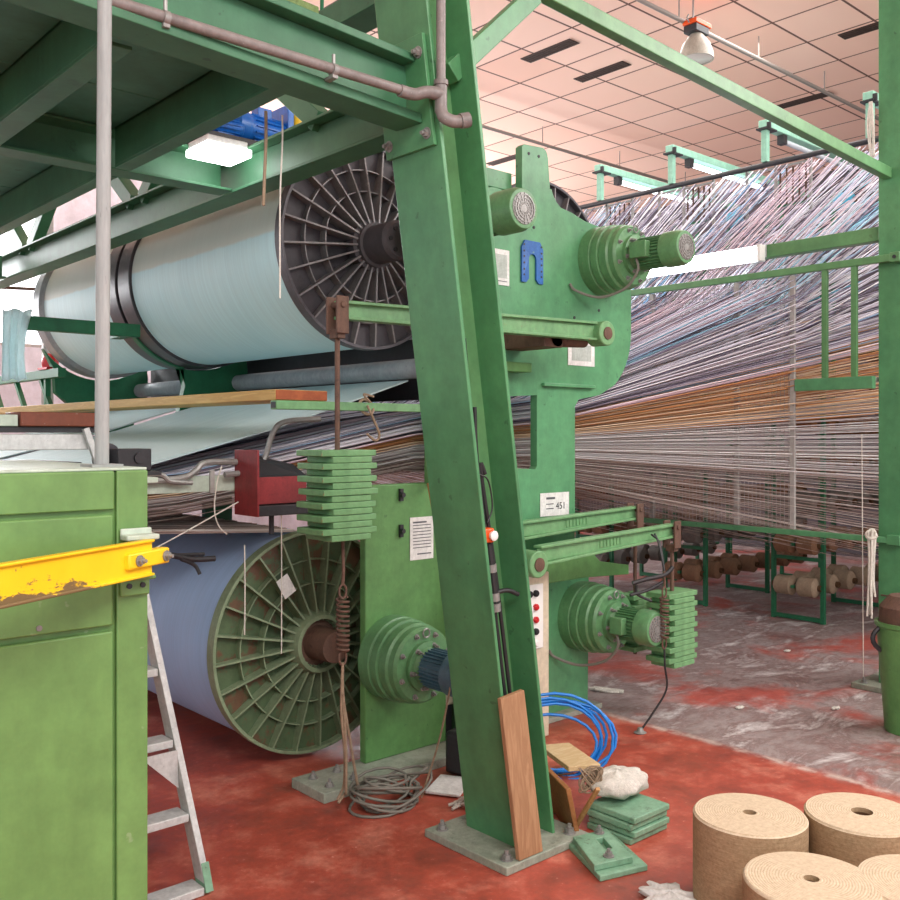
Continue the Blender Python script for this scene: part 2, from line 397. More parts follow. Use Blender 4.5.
# ------------------------------------------------------------------ setting
struct(MB().box(-7, 15, -7, 13, -.1, 0).build('floor', 'floor', smooth=0))
HC = 5.1
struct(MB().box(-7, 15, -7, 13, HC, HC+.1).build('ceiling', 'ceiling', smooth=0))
struct(MB().box(12.2, 12.4, -7, 13, 0, HC).build('wall_back', 'wallback', smooth=0))
# left wall with a row of daylit windows
LW = 11.6
wins = [(.4, 2.1, 2.62, 4.3), (2.55, 3.98, 2.62, 4.3), (5.6, 7.2, 2.62, 4.3), (8.2, 9.8, 2.62, 4.3)]
struct(MB().plate([(-7, 0), (14, 0), (14, HC), (-7, HC)], LW, LW+.2, holes=[[(a, c), (b, c), (b, d), (a, d)] for a, b, c, d in wins]).build('wall_left', 'wall', smooth=0))
for k, (a, b, c, d) in enumerate(wins):
    w = struct(MB().box(a, b, LW+.09, LW+.1, c, d).build('window_%d' % (k+1), 'pane', smooth=0))
    f = MB()
    for x in (a, (a+b)/2-.02, b-.04): f.box(x, x+.04, LW+.03, LW+.08, c, d)
    for z in (c, d-.04): f.box(a, b, LW+.03, LW+.08, z, z+.04)
    f.build('window_frame', 'strut', w)
struct(MB().box(-7, 14, LW-.03, LW, 0, .12).build('baseboard_left', 'strut'))

# ------------------------------------------------------------------ leaning main column
def colx(z): return 2.59-.147*z
ZT = 4.3
t = thing('steel_column', 'big leaning green I-section column in the middle foreground on a bolted base plate', 'column', (2.69, 2.65, 0))
dx = colx(ZT)-colx(.03)
x0 = colx(.03)
MB().box(x0, x0+.016, 2.51, 2.79, .03, ZT, dx).build('flange', 'green', t, .003)
MB().box(x0+.2, x0+.216, 2.51, 2.79, .03, ZT, dx).build('flange', 'green', t, .003)
MB().box(x0+.016, x0+.2, 2.645, 2.656, .03, ZT, dx).build('web', 'greenlit', t)
bp = MB().box(2.44, 2.9, 2.42, 2.88, 0, .032).build('base_plate', 'basegrey', t, .004)
for x, y in ((2.49, 2.47), (2.84, 2.47), (2.49, 2.83), (2.84, 2.83)):
    b = MB(); bolt(b, (x, y, .032), (0, 0, 1), .017, .02); b.build('anchor_bolt', 'steel', bp)
ep = MB().box(colx(2.62)-.018, colx(2.62)-.002, 2.53, 2.80, 2.62, 3.0, colx(3.0)-colx(2.62)).build('end_plate', 'green', t, .002)
for y, z in ((2.56, 2.665), (2.56, 2.94), (2.775, 2.665)):
    b = MB(); bolt(b, (colx(z)-.018, y, z), (-1, 0, -.15), .014, .016); b.build('bolt', 'steel', ep)

# right column
t = thing('steel_column', 'upright green column at the right edge of the picture on a grey base plate', 'column', (6.1, 2.52, 0))
MB().box(6.0, 6.016, 2.38, 2.66, .03, HC).build('flange', 'green', t, .003)
MB().box(6.2, 6.216, 2.38, 2.66, .03, HC).build('flange', 'green', t, .003)
MB().box(6.016, 6.2, 2.515, 2.527, .03, HC).build('web', 'greenlit', t)
bp = MB().box(5.88, 6.34, 2.28, 2.78, 0, .035).build('base_plate', 'basegrey', t, .004)
for x, y in ((5.93, 2.72), (5.93, 2.33)):
    b = MB(); bolt(b, (x, y, .035), (0, 0, 1), .017, .02); b.build('anchor_bolt', 'steel', bp)
MB().box(5.985, 6.0, 2.40, 2.64, .585, .593).build('welded_strip', 'rust', t)

# beam between the two columns, with knee brace
t = thing('portal_beam', 'green tube beam running overhead from the leaning column to the right column', 'beam', (4.2, 2.6, 3.2))
MB().bar((2.33, 2.6, 3.405), (5.99, 2.6, 3.225), .055, .066).build('tube', 'greenlit', t, .004)
MB().bar((2.32, 2.6, 2.92), (2.77, 2.6, 3.345), .05, .075).build('knee_brace', 'green', t, .003)

# ------------------------------------------------------------------ mezzanine platform
t = thing('mezzanine_platform', 'dark green steel platform overhead at upper left with joists and deck panels', 'platform', (1, 4.5, 2.7))
g = MB(); FB = lambda z, e=0: ((-.9, 2.46, z+.065), (colx(z)-.021, 2.645, z))
g.bar(*FB(2.72), .135, .035); g.bar(*FB(2.825), .012, .176); g.bar(*FB(2.928), .13, .028)
g.build('front_beam', 'platform', t, .003)
MB().bar((-.9, 2.56, 3.025), (1.74, 2.70, 2.975), .22, .035).build('deck_edge', 'lint', t, .005, label='deck edge furred with green lint')
g = MB(); ibeam(g, (2.30, 2.80, 2.84), (2.30, 10.5, 2.84), .13, .19, .014); g.build('side_beam', 'platform', t, .003)
def joist(x0, x1, y0, y1):
    g = MB(); g.box(x0, x1, y0, y1, 2.75, 2.762); g.box(x0, x0+.01, y0, y1, 2.762, 2.925); g.box(x0, x1-.02, y0, y1, 2.915, 2.927); g.build('joist', 'platform', t, .002)
joist(1.10, 1.19, 2.76, 4.03); joist(1.66, 1.73, 2.76, 4.03); joist(1.66, 1.73, 4.17, 7.4); joist(.5, .6, 2.76, 4.03); joist(.3, .4, 4.17, 7.4)
g = MB(); g.box(-.9, 2.23, 4.04, 4.16, 2.75, 2.762); g.box(-.9, 2.23, 4.15, 4.16, 2.762, 2.925); g.box(-.9, 2.23, 4.04, 4.16, 2.915, 2.927); g.build('cross_beam', 'platform', t, .002)
g = MB(); g.box(-.9, 2.23, 7.4, 7.5, 2.75, 2.762); g.box(-.9, 2.23, 7.49, 7.5, 2.762, 2.927); g.build('cross_beam', 'platform', t, .002)
for x0_, x1_ in ((-.9, .595), (.605, 1.735)):
    for y0, y1 in ((2.70, 3.585), (3.597, 4.285), (4.297, 5.4), (5.412, 6.4), (6.412, 7.5)):
        MB().box(x0_, x1_, y0, y1, 2.93, 2.945).build('deck_panel', 'deck', t, .002)
for yb in (3.32, 5.22, 7.1, 9.0):
    for s in (-1, 1):
        if yb == 3.32 and s < 0: continue
        MB().bar((2.3, yb+.07*s, 2.93), (2.3, yb+.52*s, 3.27), .075, .09).build('truss_diagonal', 'platform', t, .003)
MB().box(2.23, 2.37, 2.8, 10.5, 3.262, 3.36).build('top_chord', 'platform', t, .003)
MB().box(1.66, 1.71, 2.82, 2.87, 2.985, 4.0).build('guard_post', 'green', t, .003)
g = MB(); g.bar((1.25, 2.9, 2.99), (1.62, 2.86, 3.15), .06, .012); g.box(1.2, 1.5, 2.8, 3.0, 2.986, 3.06)
tag(g.build('black_toolbox', 'black'), 'black metal part lying on the lint covered platform edge', 'toolbox')

# water pipe on the front beam
t = thing('water_pipe', 'thin grey pipe with elbows clipped along the platform front beam and up the leaning column', 'pipe', (1.6, 2.51, 2.76))
PZ = 2.765
MB().cyl((-.4, 2.515, PZ), (2.04, 2.515, PZ+.003), .0165, n=16).build('pipe_run', 'pipe', t)
px_ = colx(2.9)
MB().cyl((2.185, 2.49, 2.80), (2.185, 2.49, 4.2), .0165, n=16).build('riser', 'pipe', t)
g = MB(); g.tube(spline([(2.02, 2.515, PZ), (2.08, 2.51, PZ), (2.12, 2.49, PZ+.012), (2.17, 2.49, PZ+.02)]), .021, 12); g.build('elbow', 'pipe', t)
g = MB(); g.tube([(2.185, 2.49, 2.72), (2.185, 2.49, 2.83)], .022, 12); g.tube([(2.185, 2.49, 2.815), (2.185, 2.49, 2.832)], .026, 12); g.tube([(2.13, 2.49, PZ+.014), (2.185, 2.49, PZ+.02)], .022, 12); g.build('tee', 'pipe', t)
g = MB(); g.tube(spline([(2.185, 2.49, 2.735), (2.19, 2.48, 2.705), (2.22, 2.46, 2.69), (2.265, 2.44, 2.70)]), .022, 12); g.tube([(2.24, 2.45, 2.693), (2.27, 2.438, 2.702)], .027, 12); g.build('end_elbow', 'pipe', t)
for x in (1.18, 1.75):
    g = MB(); g.tube([(x-.009, 2.515, PZ), (x+.009, 2.515, PZ)], .021, 14); g.cyl((x, 2.515, PZ+.015), (x, 2.515, PZ+.05), .006, n=8); g.box(x-.01, x+.01, 2.505, 2.56, PZ-.028, PZ-.018); g.build('pipe_clip', 'steel', t)

# bright panel lamp in the platform opening
t = thing('panel_lamp', 'glaring white lit panel lamp in the opening of the green platform', 'lamp', (2.21, 4.17, 2.94))
MB().box(2.08, 2.16, 3.98, 4.10, 2.93, 2.94).build('bracket', 'platform', t)
MB().box(2.0, 2.2, 3.84, 4.03, 2.895, 2.929).build('housing', 'alu', t, .005)
MB().box(1.99, 2.215, 3.83, 4.032, 2.86, 2.894).build('diffuser', 'panel_lamp', t, .004)

# blue drive motors standing on the side beam's shelf
SHX, SHY, SHZ = 2.62, 4.62, 3.17
t = thing('motor_shelf', 'dark steel shelf beam behind the platform opening carrying blue motors', 'shelf', (SHX, SHY, 2.935))
MB().bar((2.3, 4.62, SHZ-.02), (3.25, 4.62, SHZ-.02), .3, .035).build('shelf_plate', 'black', t, .003)
for x in (2.32, 2.36): MB().box(x-.015, x+.015, 4.5, 4.74, 2.936, SHZ-.038).build('bracket', 'black', t)
for y in (4.52, 4.72): MB().cyl((3.2, y, SHZ-.002), (3.2, y, HC), .012, n=10).build('hanger_rod', 'darkgreen', t)
def blue_motor(x, y, z, s, ax, label):
    t = thing('blue_motor', label, 'motor', (x, y, z)); d = Vector(ax).normalized(); c = Vector((x, y, z+.075*s))
    g = MB(); g.lathe([(.045*s, -.13*s), (.06*s, -.12*s), (.06*s, .09*s), (.05*s, .1*s)], c, d, 24)
    for k in range(16):
        a = 2*PI*k/16; dd, r, u = g.frame(d); o = (r*math.cos(a)+u*math.sin(a))*.062*s
        g.bar(c+o-d*.1*s, c+o+d*.07*s, .004*s, .014*s, up=o)
    g.build('body', 'blue', t)
    g = MB(); g.lathe([(.066*s, .09*s), (.069*s, .1*s), (.069*s, .15*s), (.05*s, .165*s), (.012*s, .166*s)], c, d, 24); g.build('fan_cover', 'blue', t)
    g = MB(); g.box(c.x-.035*s, c.x+.035*s, c.y-.03*s, c.y+.03*s, c.z+.055*s, c.z+.1*s); g.build('terminal_box', 'blue', t, .004)
    g = MB(); g.box(c.x-.06*s, c.x+.06*s, c.y-.04*s, c.y+.04*s, z, z+.03*s); g.build('foot', 'blue', t, .002)
blue_motor(2.46, 4.55, SHZ, .8, (-1, .1, 0), 'small blue motor at the left on the shelf above the panel lamp')
blue_motor(2.72, 4.6, SHZ+.0, 1.25, (-1, -.1, 0), 'larger blue motor in the middle of the shelf behind the platform')
t = thing('drive_housing', 'yellow drive cover at the right end of the shelf with blue motors', 'housing', (2.94, 4.62, SHZ))
MB().box(2.88, 3.0, 4.5, 4.74, SHZ, SHZ+.22).build('cover', 'yellow_cover', t, .02)
MB().box(2.84, 2.88, 4.52, 4.72, SHZ, SHZ+.26).build('blue_side_plate', 'blue', t, .004)
tag(MB().box(2.50, 2.66, 4.70, 4.77, SHZ, SHZ+.2).build('drive_cover', 'yellow_cover', bevel=.015), 'yellow box standing behind the small blue motor on the shelf', 'box')
# ropes hanging from the front beam
for k, (x, z, m, l) in enumerate(((1.69, 2.39, 'rope', 'short frayed rope hanging beside the platform opening'), (1.755, 2.07, 'whiterope', 'long thin string hanging in front of the upper beam flange'))):
    g = MB(); g.tube(spline([(x, 2.83, 2.70), (x+.003, 2.835, 2.6), (x-.003, 2.84, 2.4), (x, 2.845, z)], 6), .0055 if k == 0 else .003, 6)
    tag(g.build('hanging_rope', m), l, 'rope')

# ------------------------------------------------------------------ warp beams
def flange(parent, cx, cz, y, R, name, mats, rimw=.06, ribs=24, face=-1):
    g = MB(); g.lathe([(.08, .035), (R-.012, .042), (R-.012, .055), (.08, .055)], (cx, y, cz), (0, 1, 0), 72, closed=True)
    f = g.build(name, mats[1], parent)
    g = MB(); g.lathe([(R-.016, 0), (R, 0), (R, rimw), (R-.016, rimw)], (cx, y, cz), (0, 1, 0), 96, closed=True); g.build('rim', mats[2], f, .002)
    for k in range(ribs):
        g = MB()
        a = 2*PI*(k+.3)/ribs; c, s = math.cos(a), math.sin(a); n = (-s*.0045, c*.0045)
        r0, r1 = .11, R-.014
        vs = []
        for sg in (-1, 1):
            for r, yy in ((r0, -.055), (r1, .004), (r1, .05), (r0, .05)): vs.append((cx+c*r+n[0]*sg, y+yy, cz+s*r+n[1]*sg))
        g.add(vs, [(0, 1, 2, 3), (7, 6, 5, 4), (0, 4, 5, 1), (1, 5, 6, 2), (2, 6, 7, 3), (3, 7, 4, 0)])
        g.build('rib', mats[0], f, smooth=0)
    for r, yy in ((R*.53, -.012), (R*.74, .004)):
        g = MB(); g.lathe([(r-.003, yy), (r+.003, yy), (r+.003, .05), (r-.003, .05)], (cx, y, cz), (0, 1, 0), 72, closed=True); g.build('ring_rib', mats[0], f)
    return f
UB = (2.975, 2.57); RF = .533
t = thing('warp_beam', 'upper left warp beam of pale cyan yarn with dark spoked flange facing the camera', 'warp beam', (UB[0], 3.95, 2.03), 'warp beams in the beam stand')
flange(t, UB[0], UB[1], 3.95, RF, 'flange', ('rib', 'flangeback', 'flange'))
MB().lathe([(.06, 0), (.513, 0), (.515, .02), (.515, 1.715), (.06, 1.715)], (UB[0], 4.0, UB[1]), (0, 1, 0), 96).build('yarn_winding', 'wind_up', t)
g = MB(); g.lathe([(.135, .02), (.135, -.04), (.115, -.045), (.115, -.07), (.10, -.075), (.10, -.23), (.085, -.25), (.04, -.25)], (UB[0], 3.95, UB[1]), (0, 1, 0), 40)
h = g.build('hub', 'flangeback', t)
for k in range(6):
    g = MB(); a = PI*k/3; g.cyl((UB[0]+.06*math.cos(a), 3.705, UB[1]+.06*math.sin(a)), (UB[0]+.06*math.cos(a), 3.694, UB[1]+.06*math.sin(a)), .012, n=12); g.build('hub_hole', 'black', h)
g = MB(); g.lathe([(RF-.05, 0), (RF, 0), (RF, .17), (RF-.05, .17)], (UB[0], 5.72, UB[1]), (0, 1, 0), 96, closed=True); g.build('far_rim', 'blackrim', t, .004)
t = thing('warp_beam', 'farther warp beam of pale yarn beyond the black double rim at upper left', 'warp beam', (UB[0], 6.0, 2.03), 'warp beams in the beam stand')
g = MB(); g.lathe([(.06, 0), (RF, 0), (RF, .17), (.06, .17)], (UB[0], 5.93, UB[1]), (0, 1, 0), 96); g.build('near_rim', 'blackrim', t, .004)
MB().lathe([(.06, 0), (.505, 0), (.505, 1.20), (.06, 1.20)], (UB[0], 6.105, UB[1]), (0, 1, 0), 96).build('yarn_winding', 'wind_up', t)
g = MB(); g.lathe([(.06, 0), (RF-.03, 0), (RF, .03), (RF, .17), (.06, .17)], (UB[0], 7.31, UB[1]), (0, 1, 0), 96); g.build('far_flange', 'greyrim', t, .004)
t = thing('warp_beam', 'upper right warp beam mostly hidden behind the green side plate, dark rim showing', 'warp beam', (4.32, 3.95, 2.08), 'warp beams in the beam stand')
flange(t, 4.32, 2.62, 3.95, RF, 'flange', ('rib', 'flangeback', 'flange'))
MB().lathe([(.06, 0), (.50, 0), (.50, 1.83), (.06, 1.83)], (4.32, 4.0, 2.62), (0, 1, 0), 96).build('yarn_winding', 'wind_up', t)
g = MB(); g.lathe([(.09, .02), (.09, -.29), (.04, -.29)], (4.32, 3.95, 2.62), (0, 1, 0), 32); g.build('hub', 'flangeback', t)
LB = (2.63, .576); RL = .548
t = thing('warp_beam', 'lower warp beam of pale blue yarn with dirty shade-toned green spoked flange near the floor', 'warp beam', (LB[0], 3.95, .028), 'warp beams in the beam stand')
flange(t, LB[0], LB[1], 3.95, RL, 'flange', ('gribs', 'gflange', 'gribs'))
MB().lathe([(.06, 0), (.528, 0), (.53, .02), (.53, 1.83), (.06, 1.83)], (LB[0], 4.0, LB[1]), (0, 1, 0), 96).build('yarn_winding', 'wind_low', t)
g = MB(); g.lathe([(.06, -.02), (.115, -.02), (.12, -.075), (.14, -.075), (.155, -.03), (.16, .03), (.06, .03)], (LB[0], 3.95, LB[1]), (0, 1, 0), 40); h = g.build('hub', 'gribs', t)
g = MB(); g.lathe([(.113, -.03), (.085, -.035), (.08, -.06), (.075, -.19), (.03, -.19)], (LB[0], 3.95, LB[1]), (0, 1, 0), 32); g.build('shaft_end', 'rust', h)
g = MB(); g.lathe([(.06, 0), (RL, 0), (RL, .05), (.06, .05)], (LB[0], 5.84, LB[1]), (0, 1, 0), 96); g.build('far_flange', 'gflange', t)
t = thing('warp_beam', 'lower farther warp beam of pale blue yarn, added to cover the bright wall behind', 'warp beam', (LB[0], 5.95, .028), 'warp beams in the beam stand')  # made-up beam added to cover the bright wall behind
g = MB(); g.lathe([(.06, 0), (RL, 0), (RL, .05), (.06, .05)], (LB[0], 5.95, LB[1]), (0, 1, 0), 96); g.build('near_flange', 'gflange', t)
MB().lathe([(.06, 0), (.53, 0), (.53, 1.4), (.06, 1.4)], (LB[0], 6.005, LB[1]), (0, 1, 0), 96).build('yarn_winding', 'wind_low', t)
g = MB(); g.lathe([(.06, 0), (RL, 0), (RL, .05), (.06, .05)], (LB[0], 7.41, LB[1]), (0, 1, 0), 96); g.build('far_flange', 'gflange', t)
g = MB(); g.box(-.035, .035, -.0015, 0, -.05, .05); g.xform(Matrix.Translation((LB[0]-.20, 3.885, LB[1]+.30)) @ Matrix.Rotation(rad(-30), 4, 'Y'))
tag(g.build('paper_tag', 'paper'), 'small pale paper tag stuck between ribs of the lower green flange', 'tag')

# ------------------------------------------------------------------ beam stand: side plate, pedestal, far supports
YP = 3.6
t = thing('beam_stand', 'big green cast side plate of the beam stand right of the leaning column', 'machine frame', (3.9, 3.62, 0))
out = [(3.32, .03), (4.3, .03), (4.31, .80), (4.187, .874), (4.187, 1.76)] + [(4.22, 1.80), (4.412, 1.831)] + arc(4.30, 2.22, .41, -60, 0, 8)[1:] + [(4.71, 2.45)] \
    + arc(4.45, 2.56, .26, 0, 85, 8) + [(4.275, 2.84), (4.16, 2.87)] + arc(4.13, 3.02, .15, -100, -180, 5)[1:-1] + [(3.975, 2.97), (3.957, 3.15)] + arc(3.91, 3.15, .045, 0, 90, 4) + [(3.765, 3.185), (3.748, 3.17), (3.747, 2.90)] \
    + [(3.70, 2.905)] + arc(3.55, 2.72, .19, 65, 165, 8) + [(3.36, 2.5), (3.32, 2.2)]
hole = [(3.60, 1.42), (3.85, 1.405), (3.867, 1.42), (3.867, 1.815), (3.60, 1.80)]
MB().plate(out, YP, YP+.05, [hole]).build('side_plate', 'machine', t, .006)
MB().box(3.9, 4.34, YP-.028, YP-.002, 1.865, 1.885).build('ledge', 'machine', t, .004)
MB().box(3.34, 3.40, YP+.055, YP+.30, .03, 2.2).build('rear_rib', 'machine', t, .004)
MB().box(3.3, 4.36, YP-.06, YP+.32, 0, .03).build('foot_plate', 'basegrey', t, .004)
g = MB(); g.plate([(3.76, .80), (4.10, .80), (4.48, .78), (4.48, .835), (4.22, .88), (4.175, .915), (4.16, .97), (4.13, .985), (3.88, 1.005), (3.76, .95)], YP-.16, YP-.135); g.box(3.78, 4.0, YP-.135, YP-.002, .82, .95)
g.build('shelf_bracket', 'machine2', t, .004)
for x, z in ((3.80, 3.14), (3.88, 3.14), (3.79, 2.74), (3.84, 2.74), (4.18, 2.27), (4.40, 2.33), (3.45, 2.3), (3.35, 2.45)): g = MB(); g.cyl((x, YP+.002, z), (x, YP-.003, z), .009, n=12); g.build('bolt_hole', 'black', t)
MB().box(3.0, 3.73, YP+.06, YP+.16, 2.93, 3.03).build('top_cross_bar', 'green', t, .004)
# blue cut-out plate
g = MB(); bo = [(3.735, 2.43), (3.77, 2.43), (3.79, 2.45), (3.79, 2.56)] + arc(3.82, 2.56, .03, 180, 0, 6) + [(3.85, 2.45), (3.87, 2.43), (3.905, 2.43), (3.905, 2.62), (3.88, 2.66), (3.76, 2.66), (3.735, 2.62)]
g.plate(bo, YP-.012, YP-.001); b = g.build('blue_plate', 'bluep', t, .002)
for z in (2.47, 2.50, 2.535, 2.57, 2.60, 2.635):
    for x in (3.752, 3.89): g = MB(); g.cyl((x, YP-.0122, z), (x, YP-.014, z), .006, n=10); g.build('rivet_hole', 'black', b)
# pedestal on the left
t = thing('beam_pedestal', 'lower green pedestal plate left of the leaning column holding the lower warp beam', 'machine frame', (2.9, 3.62, 0))
MB().box(2.685, 3.195, YP, YP+.045, .045, 1.358).build('pedestal_plate', 'machine2', t, .006)
bp = MB().box(2.33, 3.22, 3.42, 3.68, 0, .045).build('foot_plate', 'basegrey', t, .004)
for x, y in ((2.40, 3.48), (2.40, 3.61), (2.53, 3.48), (2.53, 3.61)):
    b = MB(); bolt(b, (x, y, .045), (0, 0, 1), .015, .018); b.build('bolt', 'steel', bp)
for z in (1.275, 1.10): g = MB(); g.box(2.885, 2.905, YP-.016, YP-.001, z, z+.06); g.cyl((2.895, YP-.01, z+.03), (2.895, YP-.03, z+.03), .012, n=10); g.build('latch', 'black', t)
# far supports under the warp beams
def cradle(y, label, w=.06, x0=2.62):
    t = thing('beam_cradle', label, 'bracket', (3.0, y, 0))
    o = arc(UB[0], UB[1], RF+.012, 215, 314, 14); o = [(x0, 1.92), (x0-.01, 2.1)] + o + [(3.37, 2.05), (3.36, 1.80), (3.1, 1.70), (2.85, 1.72)]
    MB().plate(o, y, y+w).build('saddle', 'darkgreen', t, .004)
    MB().box(3.05, 3.25, y, y+w, .03, 1.70).build('leg', 'darkgreen', t, .004)
    MB().box(2.95, 3.35, y-.08, y+w+.08, 0, .03).build('foot_plate', 'darkgreen', t, .003)
cradle(5.885, 'dark green bracket under the black double rim between the two upper warp beams', .06, 2.9)
cradle(7.5, 'dark green curved bracket under the far end of the upper warp beams')
# guide rollers under the upper beams
t = thing('guide_roller', 'long grey guide roller under the upper warp beam', 'roller', (3.3, 5.7, 1.8))
MB().cyl((3.3, 3.75, 1.955), (3.3, 7.5, 1.955), .055, n=28).build('roller_tube', 'greyrim', t)
for y in (3.66, 7.5): MB().cyl((3.3, y-.005, 1.955), (3.3, y+.1, 1.955), .03, n=16).build('axle', 'rust', t)
tag(MB().box(3.385, 3.42, 3.66, 7.49, 1.79, 2.13).build('stretcher_beam', 'black', bevel=.004), 'tall black stretcher beam running behind the guide roller', 'beam')  # black board made tall to darken the gap under the upper beam
# ------------------------------------------------------------------ geared motors
def gear_motor(loc, label, body='gear', cap='gear', mot=.34, r=.205, face='gear', cable=True):
    t = thing('geared_motor', label, 'motor', loc, 'geared motors on the beam stand'); o = Vector(loc); A = (0, -1, 0)
    g = MB(); g.lathe([(.10, .0), (r*.97, .0), (r*.97, .075), (r*.92, .08), (r*.95, .088), (r*.95, .13), (r*.88, .135), (r*.91, .143), (r*.91, .19), (r*.86, .20), (r*.86, .235), (r*.80, .25), (r*.55, .253)], o, A, 64)
    h = g.build('gear_housing', body, t)
    for k in range(8):
        g = MB(); a = rad(20+45*k); bolt(g, o+Vector((r*.72*math.cos(a), -.252, r*.72*math.sin(a))), A, .009, .012); g.build('housing_bolt', 'steel', h)
    g = MB(); g.tube([o+Vector((r*.74*math.cos(2*PI*k/12+1.2)*0+.0+.02*math.cos(2*PI*k/12), -.262, r*.74+.02*math.sin(2*PI*k/12))) for k in range(12)], .004, 6, closed=True)
    g.build('lifting_eye', 'steel', h)
    g = MB(); g.lathe([(.115, .25), (.115, .275), (.09, .28), (.075, .30)], o, A, 40); fl = g.build('motor_flange', face, t)
    for k in range(6):
        g = MB(); a = rad(60*k+10); bolt(g, o+Vector((.098*math.cos(a), -.275, .098*math.sin(a))), A, .010, .022); g.build('flange_bolt', 'steel', fl)
    L = mot; g = MB(); g.lathe([(.07, .29), (.078, .30), (.078, .29+L*.62), (.07, .3+L*.62)], o, A, 40)
    for k in range(30):
        a = 2*PI*k/30; d = Vector((math.cos(a), 0, math.sin(a)))
        g.bar(o+d*.083+Vector((0, -.305, 0)), o+d*.083+Vector((0, -.29-L*.6, 0)), .0035, .017, up=d)
    g.build('motor_body', cap, t)
    g = MB(); g.lathe([(.092, .29+L*.60), (.099, .295+L*.60), (.099, .28+L*.93), (.088, .29+L), (.070, .291+L)], o, A, 40); fc = g.build('fan_cover', cap, t, .002)
    g = MB(); g.lathe([(.072, .2905+L), (.070, .294+L), (.02, .296+L)], o, A, 32)
    for k in range(16):
        a = 2*PI*k/16; d = Vector((math.cos(a), 0, math.sin(a))); g.bar(o+d*.018+Vector((0, -.297-L, 0)), o+d*.07+Vector((0, -.296-L, 0)), .0025, .004)
    for rr in (.03, .045, .06): g.lathe([(rr-.0015, .295+L), (rr+.0015, .295+L), (rr+.0015, .299+L), (rr-.0015, .299+L)], o, A, 32, closed=True)
    g.build('fan_grille', 'steel', fc)
    if cable: g = MB(); g.box(o.x-.125, o.x-.078, o.y-.29-L*.42, o.y-.31, o.z-.04, o.z+.05); g.build('terminal_box', cap, t, .004)
    if cable:
        g = MB(); g.tube(spline([o+Vector((-.10, -.34, -.04)), o+Vector((-.10, -.35, -.11)), o+Vector((-.11, -.27, -.2)), o+Vector((-.16, -.13, -.24)), o+Vector((-.25, -.03, -.20)), o+Vector((-.28, -.01, -.16))]), .008, 8); g.build('motor_cable', 'greycable', t)
    return t
gear_motor((4.41, YP, 2.62), 'green geared motor high on the side plate, right of the blue cut-out plate', mot=.31)
gear_motor((4.235, YP, .55), 'green geared motor low on the side plate beside the right weight stack', mot=.245)
gear_motor((2.84, YP, .53), 'dusty geared motor with blue-grey motor on the left pedestal', 'gear', 'motor_blue', .27, cable=False)
gear_motor((3.05, YP-.02, 2.60), 'green geared motor behind the leaning column, only its round fan grille showing', mot=.37, r=.15, cable=False)
g = MB(); g.tube(spline([(2.98, 3.1, 2.53), (2.99, 3.12, 2.46), (3.0, 3.25, 2.38), (3.1, 3.45, 2.36)]), .008, 8)
tag(g.build('motor_cable', 'cable'), 'black cable dropping from the motor behind the leaning column', 'cable')

# ------------------------------------------------------------------ tension levers with rods
def lever(p, q, boss, label, rod_z, hgt=.085, rodtop=None):
    """arm from boss end p to weight end q; the rod hangs at q"""
    t = thing('tension_lever', label, 'lever', boss); p, q = Vector(p), Vector(q); d = (q-p).normalized()
    g = MB(); up = Vector((0, 0, 1)); h0, h1 = hgt*1.15, hgt*.9
    w = .055
    for sg in (1, -1): g.bar(p+up*sg*(h0/2-.006), q+up*sg*(h1/2-.006), w, .014)
    g.bar(p, q, .012, hgt*.8)
    n = 14
    g.build('arm', 'weight', t, .003)
    g = MB(); m = p+(q-p)*.5
    for k in range(7):                                     # raised casting marks on the web
        c = m+d*(.028*(k-3)); g.bar(c+Vector((0, -.008, -.018)), c+Vector((0, -.008, .018)), .014, .006, up=(0, 1, 0))
    g.build('casting_marks', 'weight', t)
    b = Vector(boss); g = MB(); g.lathe([(.02, .05), (.062, .05), (.066, .045), (.066, -.045), (.062, -.05), (.02, -.05)], b, (0, 1, 0), 28); bo = g.build('boss', 'weight', t, .002)
    g = MB(); g.lathe([(.034, .05), (.034, .056), (.012, .06)], b, (0, -1, 0), 20); g.build('pivot_pin', 'rust', bo)
    g = MB()
    for sg in (-1, 1): g.box(q.x-.03, q.x+.03, q.y+sg*.036-.006, q.y+sg*.036+.006, q.z-.10, q.z+.055)
    g.cyl((q.x, q.y-.05, q.z+.02), (q.x, q.y+.05, q.z+.02), .014, n=12); g.box(q.x-.02, q.x+.02, q.y-.03, q.y+.03, q.z-.12, q.z-.08); cl = g.build('clevis', 'rust', t, .003)
    MB().cyl((q.x, q.y, rod_z), (q.x, q.y, q.z-.10), .011, n=12).build('hanger_rod', 'rust', cl)
    return t
lever((3.93, 3.25, 2.145), (2.28, 3.25, 2.115), (3.985, 3.25, 2.135), 'upper green lever passing behind the leaning column, weight stack at its left end', 1.16)
lever((3.44, 3.2, 1.0), (4.565, 3.2, 1.05), (3.40, 3.2, .965), 'front lower green lever reaching right from the leaning column to a weight stack', .27)
lever((3.50, 3.46, 1.09), (4.565, 3.46, 1.135), (3.44, 3.46, 1.05), 'rear lower green lever just behind the front lower lever', .30)
g = MB(); g.cyl((3.72, 3.36, 2.09), (3.95, 3.33, 2.10), .035, n=20); g.box(3.60, 3.74, 3.30, YP-.005, 2.05, 2.14); g.lathe([(.05, 0), (.05, .06)], (3.70, 3.36, 2.10), (0, -1, 0), 20)
tag(g.build('lever_bearing', ['rust'], bevel=.003), 'rusty bearing bracket under the right end of the upper lever', 'bearing')
tag(MB().box(3.45, 3.72, YP-.10, YP-.004, 1.93, 1.98).build('stop_block', 'machine2', bevel=.004), 'short pale green stop bar on the side plate below the upper lever', 'bar')

